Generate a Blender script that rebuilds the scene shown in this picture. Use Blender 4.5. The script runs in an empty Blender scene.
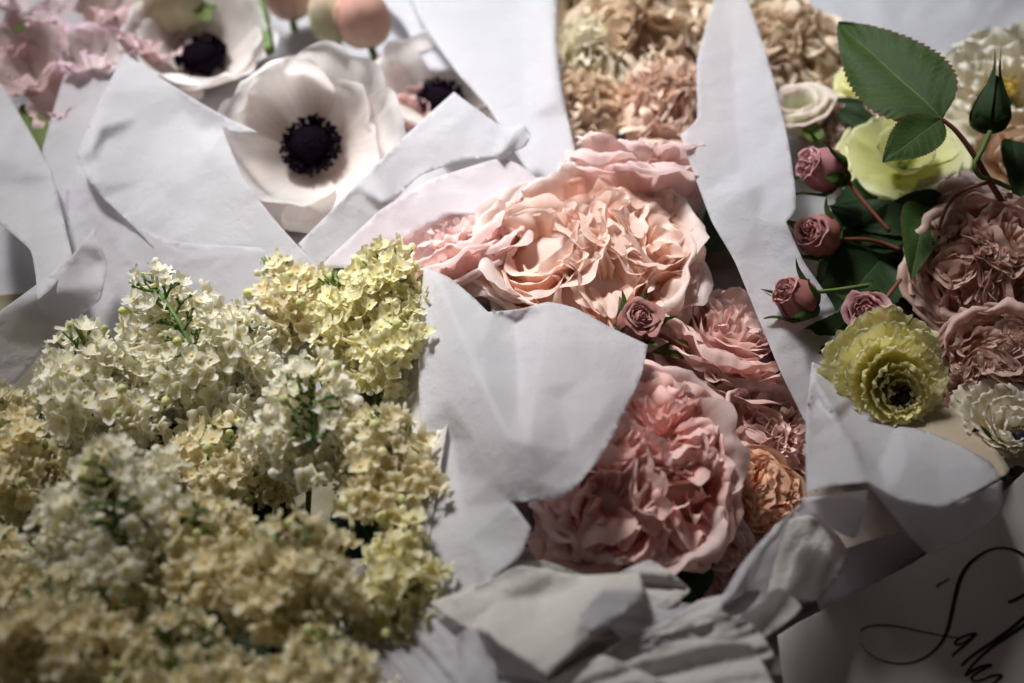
import bpy, math, random
import numpy as np
from mathutils import Vector, Matrix, noise
from mathutils.geometry import delaunay_2d_cdt

# ------------------------------------------------------------------ camera, world, light
SC = bpy.context.scene
COL = SC.collection
W, H = 1024, 683
Z0 = 0.16                                   # mean height of the blooms above the table (m)
PITCH = math.radians(48)
FWD = Vector((0, math.cos(PITCH), -math.sin(PITCH)))
UP = Vector((0, math.sin(PITCH), math.cos(PITCH)))
RT = Vector((1, 0, 0))
DIST = 0.62
CAM = Vector((0, 0, Z0)) - FWD * DIST
LENS = 50.0
cam_d = bpy.data.cameras.new('camera'); cam = bpy.data.objects.new('camera', cam_d)
COL.objects.link(cam); SC.camera = cam
cam.matrix_world = Matrix((( RT.x, UP.x, -FWD.x, CAM.x), (RT.y, UP.y, -FWD.y, CAM.y), (RT.z, UP.z, -FWD.z, CAM.z), (0, 0, 0, 1)))
cam_d.lens = LENS; cam_d.sensor_width = 36; cam_d.clip_start = 0.02; cam_d.clip_end = 50
cam_d.dof.use_dof = True; cam_d.dof.focus_distance = 0.615; cam_d.dof.aperture_fstop = 4.2

world = bpy.data.worlds.new('World'); SC.world = world; world.use_nodes = True
bg = world.node_tree.nodes['Background']
bg.inputs[0].default_value = (1.0, 0.85, 0.77, 1); bg.inputs[1].default_value = 0.04

def look(o, loc, target):
    o.location = loc
    o.rotation_euler = (Vector(target) - Vector(loc)).to_track_quat('-Z', 'Y').to_euler()
# tall window behind and to the left of the flowers
l = bpy.data.lights.new('window_light', 'AREA'); l.shape = 'RECTANGLE'; l.size = 0.55; l.size_y = 0.45
l.energy = 1.55; l.color = (0.95, 0.975, 1.0); l.spread = math.radians(30)
lo = bpy.data.objects.new('window_light', l); COL.objects.link(lo)
look(lo, (-0.28, 0.68, 0.85), (0.03, 0.29, Z0))
# low sun slipping past the window frame onto the middle of the blooms
s = bpy.data.lights.new('sunbeam', 'SPOT'); s.energy = 262; s.color = (1.0, 0.96, 0.91); s.shadow_soft_size = 0.20
s.spot_size = math.radians(15.4); s.spot_blend = 1.0
so = bpy.data.objects.new('sunbeam', s); COL.objects.link(so)
look(so, (-0.62, 0.98, 1.75), (-0.085, 0.045, Z0))
SC.view_settings.view_transform = 'Standard'; SC.view_settings.look = 'None'
SC.view_settings.exposure = 0.0; SC.view_settings.gamma = 1.0
SC.cycles.max_bounces = 9; SC.cycles.diffuse_bounces = 5; SC.cycles.transmission_bounces = 8; SC.cycles.transparent_max_bounces = 12

# ------------------------------------------------------------------ helpers
def ray(px, py):
    x = (px - W / 2) / W * 36 / LENS; y = -(py - H / 2) / W * 36 / LENS
    return FWD + RT * x + UP * y            # unit forward depth
def depth0(px, py):
    r = ray(px, py); return (Z0 - CAM.z) / r.z
def P(px, py, d=0.0):                       # d: cm nearer to the viewer than the mean bloom plane
    return CAM + ray(px, py) * (depth0(px, py) - d * 0.01)
def mpp(px, py, d=0.0):                     # metres per pixel there
    return (depth0(px, py) - d * 0.01) * 36 / LENS / W
def CV(x, y, z):                            # camera-space direction -> world
    return (RT * x + UP * y - FWD * z).normalized()
def nz(x, y, z): return noise.noise(Vector((x, y, z)))

def sett(o, label=None, cat=None, group=None, kind=None):
    if label: o['label'] = label
    if cat: o['category'] = cat
    if group: o['group'] = group
    if kind: o['kind'] = kind
    return o
def link(name, mesh, parent=None):
    o = bpy.data.objects.new(name, mesh); COL.objects.link(o)
    if parent: o.parent = parent
    return o
def root(name, loc, n=None, label=None, cat=None, group=None, spin=0.0):
    o = bpy.data.objects.new(name, None); COL.objects.link(o); o.empty_display_size = 0.01
    if n is None: o.matrix_world = Matrix.Translation(loc)
    else:
        z = n.normalized(); x = RT - z * RT.dot(z); x.normalize(); y = z.cross(x)
        m = Matrix(((x.x, y.x, z.x, 0), (x.y, y.y, z.y, 0), (x.z, y.z, z.z, 0), (0, 0, 0, 1)))
        o.matrix_world = Matrix.Translation(loc) @ m @ Matrix.Rotation(spin, 4, 'Z')
    return sett(o, label, cat, group)

class MB:
    def __init__(s): s.v = []; s.f = []; s.uv = []
    def grid(s, pts, nu, nv, uvs):
        b = len(s.v); s.v += pts; s.uv += uvs
        for j in range(nv - 1):
            for i in range(nu - 1):
                a = b + j * nu + i; s.f.append((a, a + 1, a + nu + 1, a + nu))
    def tube(s, pts, rad, n=7, cap=True):
        b = len(s.v); m = len(pts)
        for k, p in enumerate(pts):
            p = Vector(p)
            t = (Vector(pts[min(k + 1, m - 1)]) - Vector(pts[max(k - 1, 0)])).normalized()
            a = t.orthogonal().normalized() if abs(t.z) > .95 else t.cross(Vector((0, 0, 1))).normalized()
            c = t.cross(a); r = rad[k] if hasattr(rad, '__len__') else rad
            for i in range(n):
                an = 2 * math.pi * i / n; s.v.append(tuple(p + (a * math.cos(an) + c * math.sin(an)) * r)); s.uv.append((i / n, k / max(1, m - 1)))
        for k in range(m - 1):
            for i in range(n):
                j = (i + 1) % n; s.f.append((b + k * n + i, b + k * n + j, b + (k + 1) * n + j, b + (k + 1) * n + i))
        if cap:
            s.f.append(tuple(b + i for i in range(n))[::-1]); s.f.append(tuple(b + (m - 1) * n + i for i in range(n)))
    def blob(s, c, r, sc=(1, 1, 1), nu=12, nv=8, lump=0.0, lf=1.0, seed=0):
        pts = []; uvs = []; c = Vector(c)
        for j in range(nv + 1):
            th = math.pi * j / nv
            for i in range(nu + 1):
                ph = 2 * math.pi * (i % nu) / nu
                d = Vector((math.sin(th) * math.cos(ph), math.sin(th) * math.sin(ph), -math.cos(th)))
                k = 1 + lump * nz(d.x * lf + seed, d.y * lf, d.z * lf)
                pts.append(tuple(c + Vector((d.x * sc[0], d.y * sc[1], d.z * sc[2])) * r * k)); uvs.append((i / nu, j / nv))
        s.grid(pts, nu + 1, nv + 1, uvs)
    def add(s, o, M=None):
        b = len(s.v); s.v += [tuple(M @ Vector(p)) for p in o.v] if M else o.v; s.uv += o.uv
        s.f += [tuple(i + b for i in f) for f in o.f]
    def mesh(s, name, mat, smooth=True):
        me = bpy.data.meshes.new(name); me.from_pydata([tuple(p) for p in s.v], [], s.f)
        uvl = me.uv_layers.new(name='UVMap'); idx = np.empty(len(me.loops), dtype=np.int32)
        me.loops.foreach_get('vertex_index', idx); uvl.data.foreach_set('uv', np.array(s.uv, dtype=np.float32)[idx].ravel())
        if smooth: me.polygons.foreach_set('use_smooth', [True] * len(me.polygons))
        if mat: me.materials.append(mat)
        me.update(); return me
    def build(s, name, mat, parent=None, smooth=True): return link(name, s.mesh(name, mat, smooth), parent)

def crom(pts, t):                           # Catmull-Rom over control tuples, t in 0..1
    n = len(pts) - 1; x = min(max(t, 0), 1) * n; i = min(int(x), n - 1); f = x - i
    p0 = pts[max(i - 1, 0)]; p1 = pts[i]; p2 = pts[i + 1]; p3 = pts[min(i + 2, n)]
    return tuple(0.5 * (2 * b + (c - a) * f + (2 * a - 5 * b + 4 * c - d) * f * f + (-a + 3 * b - 3 * c + d) * f ** 3) for a, b, c, d in zip(p0, p1, p2, p3))

# ------------------------------------------------------------------ materials
MATS = {}
def nodes(name):
    m = bpy.data.materials.new(name); m.use_nodes = True; nt = m.node_tree; nt.nodes.clear()
    return m, nt, nt.nodes, nt.links
def petal_mat(name, base, mid, tip, trans=0.35, rough=0.55, vein=0.14, sheen=0.0, spec=0.25, mottle=0.12, edge=None):
    if name in MATS: return MATS[name]
    m, nt, N, L = nodes(name)
    out = N.new('ShaderNodeOutputMaterial'); uv = N.new('ShaderNodeUVMap'); sep = N.new('ShaderNodeSeparateXYZ'); L.new(uv.outputs[0], sep.inputs[0])
    r = N.new('ShaderNodeValToRGB'); e = r.color_ramp.elements
    e[0].position = 0.05; e[0].color = (*base, 1); e[1].position = 1.0; e[1].color = (*tip, 1)
    q = e.new(0.5); q.color = (*mid, 1)
    if edge: q = e.new(0.93); q.color = (*tip, 1); e[-1].color = (*edge, 1)
    L.new(sep.outputs[1], r.inputs[0])
    # veins running from base to edge, mottling
    mp = N.new('ShaderNodeMapping'); mp.inputs['Scale'].default_value = (26, 1.6, 1); L.new(uv.outputs[0], mp.inputs[0])
    v = N.new('ShaderNodeTexNoise'); v.inputs['Scale'].default_value = 1.0; v.inputs['Detail'].default_value = 3; L.new(mp.outputs[0], v.inputs[0])
    tc = N.new('ShaderNodeTexCoord'); n2 = N.new('ShaderNodeTexNoise'); n2.inputs['Scale'].default_value = 90; n2.inputs['Detail'].default_value = 4; L.new(tc.outputs['Object'], n2.inputs[0])
    a = N.new('ShaderNodeMath'); a.operation = 'MULTIPLY_ADD'; a.inputs[1].default_value = vein * 2; a.inputs[2].default_value = 1 - vein; L.new(v.outputs[0], a.inputs[0])
    b = N.new('ShaderNodeMath'); b.operation = 'MULTIPLY_ADD'; b.inputs[1].default_value = mottle * 2; b.inputs[2].default_value = 1 - mottle; L.new(n2.outputs[0], b.inputs[0])
    c = N.new('ShaderNodeMath'); c.operation = 'MULTIPLY'; L.new(a.outputs[0], c.inputs[0]); L.new(b.outputs[0], c.inputs[1])
    oi = N.new('ShaderNodeObjectInfo'); rr = N.new('ShaderNodeMapRange'); rr.inputs['To Min'].default_value = 0.88; rr.inputs['To Max'].default_value = 1.08; L.new(oi.outputs['Random'], rr.inputs[0])
    c2 = N.new('ShaderNodeMath'); c2.operation = 'MULTIPLY'; L.new(c.outputs[0], c2.inputs[0]); L.new(rr.outputs[0], c2.inputs[1])
    mx = N.new('ShaderNodeVectorMath'); mx.operation = 'SCALE'; L.new(r.outputs[0], mx.inputs[0]); L.new(c2.outputs[0], mx.inputs['Scale'])
    p = N.new('ShaderNodeBsdfPrincipled'); p.inputs['Roughness'].default_value = rough; p.inputs['Specular IOR Level'].default_value = spec
    L.new(mx.outputs[0], p.inputs['Base Color'])
    bp = N.new('ShaderNodeBump'); bp.inputs['Strength'].default_value = 0.25; bp.inputs['Distance'].default_value = 0.0006; L.new(v.outputs[0], bp.inputs['Height']); L.new(bp.outputs[0], p.inputs['Normal'])
    t = N.new('ShaderNodeBsdfTranslucent'); L.new(mx.outputs[0], t.inputs[0])
    ms = N.new('ShaderNodeMixShader'); ms.inputs[0].default_value = trans; L.new(p.outputs[0], ms.inputs[1]); L.new(t.outputs[0], ms.inputs[2]); L.new(ms.outputs[0], out.inputs[0])
    MATS[name] = m; return m
def paper_mat(name, col=(0.80, 0.80, 0.82), trans=0.32, clear=0.10, bump=0.5):
    if name in MATS: return MATS[name]
    m, nt, N, L = nodes(name)
    out = N.new('ShaderNodeOutputMaterial'); tc = N.new('ShaderNodeTexCoord')
    n = N.new('ShaderNodeTexNoise'); n.inputs['Scale'].default_value = 55; n.inputs['Detail'].default_value = 5; n.inputs['Roughness'].default_value = 0.6; L.new(tc.outputs['Object'], n.inputs[0])
    wv = N.new('ShaderNodeTexVoronoi'); wv.feature = 'F1'; wv.inputs['Scale'].default_value = 38; 
    mpn = N.new('ShaderNodeVectorMath'); mpn.operation = 'ADD'; sc2 = N.new('ShaderNodeVectorMath'); sc2.operation = 'SCALE'; sc2.inputs['Scale'].default_value = 0.02
    L.new(n.outputs['Color'], sc2.inputs[0]); L.new(tc.outputs['Object'], mpn.inputs[0]); L.new(sc2.outputs[0], mpn.inputs[1]); L.new(mpn.outputs[0], wv.inputs[0])
    f = N.new('ShaderNodeTexNoise'); f.inputs['Scale'].default_value = 900; f.inputs['Detail'].default_value = 3; L.new(tc.outputs['Object'], f.inputs[0])
    hs = N.new('ShaderNodeMath'); hs.operation = 'MULTIPLY_ADD'; hs.inputs[1].default_value = 0.8; L.new(n.outputs[0], hs.inputs[0]); L.new(wv.outputs['Distance'], hs.inputs[2])
    b1 = N.new('ShaderNodeBump'); b1.inputs['Strength'].default_value = bump; b1.inputs['Distance'].default_value = 0.0030; L.new(hs.outputs[0], b1.inputs['Height'])
    b2 = N.new('ShaderNodeBump'); b2.inputs['Strength'].default_value = 0.25; b2.inputs['Distance'].default_value = 0.0001; L.new(f.outputs[0], b2.inputs['Height']); L.new(b1.outputs[0], b2.inputs['Normal'])
    mr = N.new('ShaderNodeMapRange'); mr.inputs['To Min'].default_value = 0.93; mr.inputs['To Max'].default_value = 1.03; L.new(f.outputs[0], mr.inputs[0])
    vm = N.new('ShaderNodeVectorMath'); vm.operation = 'SCALE'; vm.inputs[0].default_value = col; L.new(mr.outputs[0], vm.inputs['Scale'])
    p = N.new('ShaderNodeBsdfPrincipled'); p.inputs['Roughness'].default_value = 0.75; p.inputs['Specular IOR Level'].default_value = 0.12
    L.new(vm.outputs[0], p.inputs['Base Color']); L.new(b2.outputs[0], p.inputs['Normal'])
    t = N.new('ShaderNodeBsdfTranslucent'); L.new(vm.outputs[0], t.inputs[0]); L.new(b1.outputs[0], t.inputs['Normal'])
    ms = N.new('ShaderNodeMixShader'); ms.inputs[0].default_value = trans; L.new(p.outputs[0], ms.inputs[1]); L.new(t.outputs[0], ms.inputs[2])
    tr = N.new('ShaderNodeBsdfTransparent'); m2 = N.new('ShaderNodeMixShader'); m2.inputs[0].default_value = clear
    L.new(ms.outputs[0], m2.inputs[1]); L.new(tr.outputs[0], m2.inputs[2]); L.new(m2.outputs[0], out.inputs[0])
    MATS[name] = m; return m
def simple_mat(name, col, rough=0.6, var=0.25, scale=120, trans=0.0, spec=0.3, bump=0.2):
    if name in MATS: return MATS[name]
    m, nt, N, L = nodes(name)
    out = N.new('ShaderNodeOutputMaterial'); tc = N.new('ShaderNodeTexCoord')
    n = N.new('ShaderNodeTexNoise'); n.inputs['Scale'].default_value = scale; n.inputs['Detail'].default_value = 5; L.new(tc.outputs['Object'], n.inputs[0])
    mr = N.new('ShaderNodeMapRange'); mr.inputs['From Min'].default_value = 0.3; mr.inputs['From Max'].default_value = 0.7; mr.inputs['To Min'].default_value = 1 - var; mr.inputs['To Max'].default_value = 1 + var; L.new(n.outputs[0], mr.inputs[0])
    vm = N.new('ShaderNodeVectorMath'); vm.operation = 'SCALE'; vm.inputs[0].default_value = col; L.new(mr.outputs[0], vm.inputs['Scale'])
    p = N.new('ShaderNodeBsdfPrincipled'); p.inputs['Roughness'].default_value = rough; p.inputs['Specular IOR Level'].default_value = spec; L.new(vm.outputs[0], p.inputs['Base Color'])
    b = N.new('ShaderNodeBump'); b.inputs['Strength'].default_value = bump; b.inputs['Distance'].default_value = 0.0005; L.new(n.outputs[0], b.inputs['Height']); L.new(b.outputs[0], p.inputs['Normal'])
    if trans:
        t = N.new('ShaderNodeBsdfTranslucent'); L.new(vm.outputs[0], t.inputs[0]); ms = N.new('ShaderNodeMixShader'); ms.inputs[0].default_value = trans
        L.new(p.outputs[0], ms.inputs[1]); L.new(t.outputs[0], ms.inputs[2]); L.new(ms.outputs[0], out.inputs[0])
    else: L.new(p.outputs[0], out.inputs[0])
    MATS[name] = m; return m
def leaf_mat(name, col, vcol, redge=None):
    if name in MATS: return MATS[name]
    m, nt, N, L = nodes(name)
    out = N.new('ShaderNodeOutputMaterial'); uv = N.new('ShaderNodeUVMap'); sep = N.new('ShaderNodeSeparateXYZ'); L.new(uv.outputs[0], sep.inputs[0])
    def M(op, a, b=None, c=None):
        n = N.new('ShaderNodeMath'); n.operation = op
        for k, x in enumerate((a, b, c)):
            if x is None: continue
            if isinstance(x, (int, float)): n.inputs[k].default_value = x
            else: L.new(x, n.inputs[k])
        return n.outputs[0]
    U = M('ABSOLUTE', M('MULTIPLY_ADD', sep.outputs[0], 2.0, -1.0)); V = sep.outputs[1]
    tc = N.new('ShaderNodeTexCoord'); nn = N.new('ShaderNodeTexNoise'); nn.inputs['Scale'].default_value = 110; nn.inputs['Detail'].default_value = 5; L.new(tc.outputs['Object'], nn.inputs[0])
    w = M('MULTIPLY_ADD', nn.outputs[0], 0.05, -0.025)
    s = M('ADD', M('SUBTRACT', V, M('MULTIPLY', M('POWER', U, 1.2), 0.17)), w)
    fr = M('PINGPONG', M('MULTIPLY', s, 9.0), 0.5)
    side = M('MULTIPLY', M('SUBTRACT', 1.0, M('SMOOTH_MIN', M('DIVIDE', fr, 0.045), 1.0, 0.1)), 0.40)
    mid = M('SUBTRACT', 1.0, M('MINIMUM', M('DIVIDE', U, 0.035), 1.0))
    vv = M('MAXIMUM', side, mid); vv.node.use_clamp = True
    # fine net
    vo = N.new('ShaderNodeTexVoronoi'); vo.feature = 'DISTANCE_TO_EDGE'; vo.inputs['Scale'].default_value = 420; L.new(tc.outputs['Object'], vo.inputs[0])
    net = M('MULTIPLY', M('SUBTRACT', 1.0, M('MINIMUM', M('DIVIDE', vo.outputs[0], 0.12), 1.0)), 0.10)
    mx = N.new('ShaderNodeMix'); mx.data_type = 'RGBA'; mx.inputs['A'].default_value = (*col, 1); mx.inputs['B'].default_value = (*vcol, 1); L.new(M('ADD', vv, net), mx.inputs['Factor'])
    last = mx.outputs['Result']
    if redge:
        m2 = N.new('ShaderNodeMix'); m2.data_type = 'RGBA'; L.new(last, m2.inputs['A']); m2.inputs['B'].default_value = (*redge, 1)
        L.new(M('MULTIPLY', M('GREATER_THAN', U, 0.955), 0.7), m2.inputs['Factor']); last = m2.outputs['Result']
    mr = N.new('ShaderNodeMapRange'); mr.inputs['To Min'].default_value = 0.75; mr.inputs['To Max'].default_value = 1.25; L.new(nn.outputs[0], mr.inputs[0])
    vm = N.new('ShaderNodeVectorMath'); vm.operation = 'SCALE'; L.new(last, vm.inputs[0]); L.new(mr.outputs[0], vm.inputs['Scale'])
    p = N.new('ShaderNodeBsdfPrincipled'); p.inputs['Roughness'].default_value = 0.55; p.inputs['Specular IOR Level'].default_value = 0.16; L.new(vm.outputs[0], p.inputs['Base Color'])
    b = N.new('ShaderNodeBump'); b.inputs['Strength'].default_value = 0.5; b.inputs['Distance'].default_value = 0.0005; b.invert = True; L.new(M('ADD', vv, net), b.inputs['Height']); L.new(b.outputs[0], p.inputs['Normal'])
    t = N.new('ShaderNodeBsdfTranslucent'); L.new(vm.outputs[0], t.inputs[0]); ms = N.new('ShaderNodeMixShader'); ms.inputs[0].default_value = 0.35
    L.new(p.outputs[0], ms.inputs[1]); L.new(t.outputs[0], ms.inputs[2]); L.new(ms.outputs[0], out.inputs[0])
    MATS[name] = m; return m

STEM = simple_mat('green_stem', (0.12, 0.19, 0.05), trans=0.1)
REDSTEM = simple_mat('red_stem', (0.20, 0.06, 0.04))
DARKLEAF = leaf_mat('dark_leaf', (0.025, 0.05, 0.018), (0.06, 0.10, 0.04))
LEAF = leaf_mat('rose_leaf', (0.042, 0.082, 0.018), (0.17, 0.22, 0.08), (0.16, 0.05, 0.03))
OLIVE = leaf_mat('olive_leaf', (0.10, 0.14, 0.03), (0.20, 0.24, 0.08))
TISSUE = paper_mat('white_tissue', (0.76, 0.755, 0.785), trans=0.52, clear=0.20)
THIN = paper_mat('sheer_tissue', (0.76, 0.75, 0.785), trans=0.50, clear=0.36)
WARM = paper_mat('warm_tissue', (0.74, 0.71, 0.69), trans=0.36, clear=0.22, bump=0.7)
CARD = simple_mat('card_stock', (0.50, 0.455, 0.435), rough=0.7, var=0.03, scale=700, bump=0.1)
INK = simple_mat('black_ink', (0.012, 0.011, 0.012), rough=0.4, var=0.1)

# ------------------------------------------------------------------ paper sheets
def smooth_outline(o, step=5.0):
    """o: (px, py, d[, 1 = sharp corner])"""
    n = len(o); res = []
    for i in range(n):
        a = o[i]; b = o[(i + 1) % n]; z = o[i - 1]; c = o[(i + 2) % n]
        sa = len(a) > 3; sb = len(b) > 3
        A = np.array(a[:3]); B = np.array(b[:3])
        m0 = (B - A) if sa else (B - np.array(z[:3])) * .5
        m1 = (B - A) if sb else (np.array(c[:3]) - A) * .5
        ln = np.hypot(*(B - A)[:2]); m0 = .45 * m0 * min(1, 1.6 * ln / (np.hypot(*m0[:2]) + 1e-6)); m1 = .45 * m1 * min(1, 1.6 * ln / (np.hypot(*m1[:2]) + 1e-6))
        k = max(1, int(ln / step))
        for j in range(k):
            t = j / k; t2 = t * t; t3 = t2 * t
            res.append((2 * t3 - 3 * t2 + 1) * A + (t3 - 2 * t2 + t) * m0 + (-2 * t3 + 3 * t2) * B + (t3 - t2) * m1)
    return np.array(res)
def insides(poly, X, Y):
    c = np.zeros(len(X), bool); px = poly[:, 0]; py = poly[:, 1]; qx = np.roll(px, 1); qy = np.roll(py, 1)
    for x1, y1, x2, y2 in zip(px, py, qx, qy):
        if y1 == y2: continue
        c ^= ((y1 > Y) != (y2 > Y)) & (X < (x2 - x1) * (Y - y1) / (y2 - y1) + x1)
    return c
class Surf:
    def __init__(s, outline, inner=(), folds=(), crinkle=1.0, seed=0, cell=40, rag=0.0, pleat=None):
        s.pleat = pleat
        s.poly = smooth_outline(outline)
        if rag:
            for i, p in enumerate(s.poly): p[0] += rag * nz(p[0] * .06, p[1] * .06, seed); p[1] += rag * nz(p[0] * .06 + 9, p[1] * .06, seed)
        pts = [tuple(p) for p in s.poly[::3]] + [tuple(p[:3]) for p in inner]
        for f in folds:
            for a, b in zip(f[:-1], f[1:]):
                k = max(1, int(math.hypot(b[0] - a[0], b[1] - a[1]) / 12))
                for j in range(k + 1): pts.append(tuple(a[q] + (b[q] - a[q]) * j / k for q in range(3)))
        s.c = np.array(pts, float); n = len(s.c)
        D = np.hypot(s.c[:, None, 0] - s.c[None, :, 0], s.c[:, None, 1] - s.c[None, :, 1]) + 0
        D = np.sqrt(D * D + 20.0) - np.eye(n) * 8.0
        A = np.zeros((n + 3, n + 3)); A[:n, :n] = D; A[:n, n] = 1; A[:n, n + 1:] = s.c[:, :2] / 100; A[n:, :n] = A[:n, n:].T
        s.w = np.linalg.lstsq(A, np.concatenate([s.c[:, 2], np.zeros(3)]), rcond=None)[0]
        R = random.Random(seed); s.cr = crinkle; s.seed = seed; n = len(s.c)
        # piecewise flat facets between folds: coarse constrained triangulation
        op = s.poly; cp = [tuple(p[:2]) for p in op]; cd = [float(p[2]) for p in op]; ed = [(i, (i + 1) % len(cp)) for i in range(len(cp))]
        fixed = list(cp)
        for f in folds:
            last = None
            for a, b in zip(f[:-1], f[1:]):
                k = max(1, int(math.hypot(b[0] - a[0], b[1] - a[1]) / 28))
                for j in range(k + 1):
                    if j == 0 and last is not None: continue
                    q = [a[w] + (b[w] - a[w]) * j / k for w in range(3)]
                    cp.append((q[0], q[1])); cd.append(q[2]); fixed.append((q[0], q[1]))
                    if last is not None: ed.append((last, len(cp) - 1))
                    last = len(cp) - 1
        for q in inner: cp.append(q[:2]); cd.append(q[2])
        x0, y0 = s.poly[:, 0].min(), s.poly[:, 1].min(); x1, y1 = s.poly[:, 0].max(), s.poly[:, 1].max()
        sp = cell; tries = int((x1 - x0) * (y1 - y0) / (sp * sp) * 8); cand = np.array([(R.uniform(x0, x1), R.uniform(y0, y1)) for _ in range(tries)])
        if len(cand):
            cand = cand[insides(s.poly, cand[:, 0], cand[:, 1])]
            kept = []
            for x, y in cand:
                if all((x - u) ** 2 + (y - v) ** 2 > (sp * .62) ** 2 for u, v in cp): cp.append((x, y)); kept.append((x, y)); cd.append(None)
            if kept:
                kk = np.array(kept); base = s.rbf(kk[:, 0], kk[:, 1]); it = iter(base)
                cd = [d_ if d_ is not None else float(next(it)) + R.uniform(-1, 1) * crinkle * .16 * sp / 30 for d_ in cd]
        v, e, f, ov, *_ = delaunay_2d_cdt([Vector(p) for p in cp], ed, [], 0, 1e-3)
        dd = []
        for p, o_ in zip(v, ov): dd.append(cd[o_[0]] if o_ else float(s.rbf(np.array([p.x]), np.array([p.y]))[0]))
        s.tv = np.array([(p.x, p.y) for p in v]); s.td = np.array(dd); s.tf = [t for t in f if len(t) == 3]
    def rbf(s, X, Y):
        n = len(s.c)
        r = np.sqrt((s.c[None, :, 0] - X[:, None]) ** 2 + (s.c[None, :, 1] - Y[:, None]) ** 2 + 20.0)
        return r @ s.w[:n] + s.w[n] + s.w[n + 1] * X / 100 + s.w[n + 2] * Y / 100
    def ds(s, X, Y):
        V = s.rbf(X, Y); Lr = V.copy()
        for t in s.tf:
            (ax, ay), (bx, by), (cx, cy) = s.tv[list(t)]; den = (by - cy) * (ax - cx) + (cx - bx) * (ay - cy)
            if abs(den) < 1e-9: continue
            w0 = ((by - cy) * (X - cx) + (cx - bx) * (Y - cy)) / den; w1 = ((cy - ay) * (X - cx) + (ax - cx) * (Y - cy)) / den; w2 = 1 - w0 - w1
            m = (w0 > -1e-6) & (w1 > -1e-6) & (w2 > -1e-6)
            Lr[m] = w0[m] * s.td[t[0]] + w1[m] * s.td[t[1]] + w2[m] * s.td[t[2]]
        res = []; px = s.poly[:, 0]; py = s.poly[:, 1]
        for a, b, x, y in zip(V, Lr, X, Y):
            v = .22 * a + .78 * b + .05 * nz(x * .02, y * .02, s.seed)
            e = math.sqrt(float(np.min((px - x) ** 2 + (py - y) ** 2)))       # slightly lifting, uneven edge
            if e < 12: v += .16 * (1 - e / 12) ** 2 * (nz(x * .045, y * .045, s.seed + 2.2) + .1)
            # fine long creases
            ca, sa = math.cos(s.seed * 1.3), math.sin(s.seed * 1.3); u = x * ca + y * sa; w = -x * sa + y * ca
            v += .045 * s.cr * max(0, .12 - abs(nz(u * .007 + 3, w * .034, s.seed + .5))) / .12
            v += .035 * s.cr * max(0, .10 - abs(nz(u * .030 + 3, w * .009, s.seed + 5.5))) / .10
            if s.pleat:
                pa, pl, am = s.pleat; ca, sa = math.cos(pa), math.sin(pa); u = x * ca + y * sa; w = -x * sa + y * ca
                n = nz(u * .0045 + s.seed, w / pl, s.seed * .7); n2 = nz(u * .008 + s.seed, w / pl * 2.3, s.seed * .7 + 9)
                v += am * (1 - 2.6 * abs(n)) + am * .45 * (1 - 2.6 * abs(n2))
            res.append(float(v))
        return res
def sheet(name, outline, mat, inner=(), folds=(), crinkle=1.0, seed=0, step=5.0, label=None, cat='tissue paper', group=None, cell=38, rag=0.0, pleat=None, parent=None):
    S = Surf(outline, inner, folds, crinkle, seed, cell, rag, pleat)
    poly = S.poly; xs = poly[:, 0]; ys = poly[:, 1]
    R = random.Random(seed + 5); pts = [(p[0], p[1]) for p in poly]; nb = len(pts)
    y = ys.min() + step; row = 0
    while y < ys.max():
        xs0 = np.arange(xs.min() + (step / 2 if row % 2 else 0), xs.max(), step)
        for x in xs0[insides(poly, xs0, np.full_like(xs0, y))]:
            if np.min((xs - x) ** 2 + (ys - y) ** 2) > (step * .55) ** 2: pts.append((x + R.uniform(-.5, .5), y + R.uniform(-.5, .5)))
        y += step * .87; row += 1
    ed = [(i, (i + 1) % nb) for i in range(nb)]
    v, e, f, *_ = delaunay_2d_cdt([Vector(p) for p in pts], ed, [], 1, 1e-4)
    cx = np.array([sum(v[i].x for i in t) / 3 for t in f]); cy = np.array([sum(v[i].y for i in t) / 3 for t in f])
    f = [t for t, k in zip(f, insides(poly, cx, cy)) if k]
    V = [P(p.x, p.y, dd) for p, dd in zip(v, S.ds(np.array([p.x for p in v]), np.array([p.y for p in v])))]
    c = Vector((0, 0, 0))
    for q in V: c += q
    c /= len(V)
    b = MB(); b.v = [tuple(q - c) for q in V]; b.f = [tuple(t) for t in f]; b.uv = [(p.x / W, p.y / H) for p in v]
    me = b.mesh(name, mat); o = link(name, me, parent); o.location = c
    so = o.modifiers.new('thickness', 'SOLIDIFY'); so.thickness = 0.00012; so.offset = 0
    sett(o, label, None if parent else cat, group); return o, S

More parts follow.
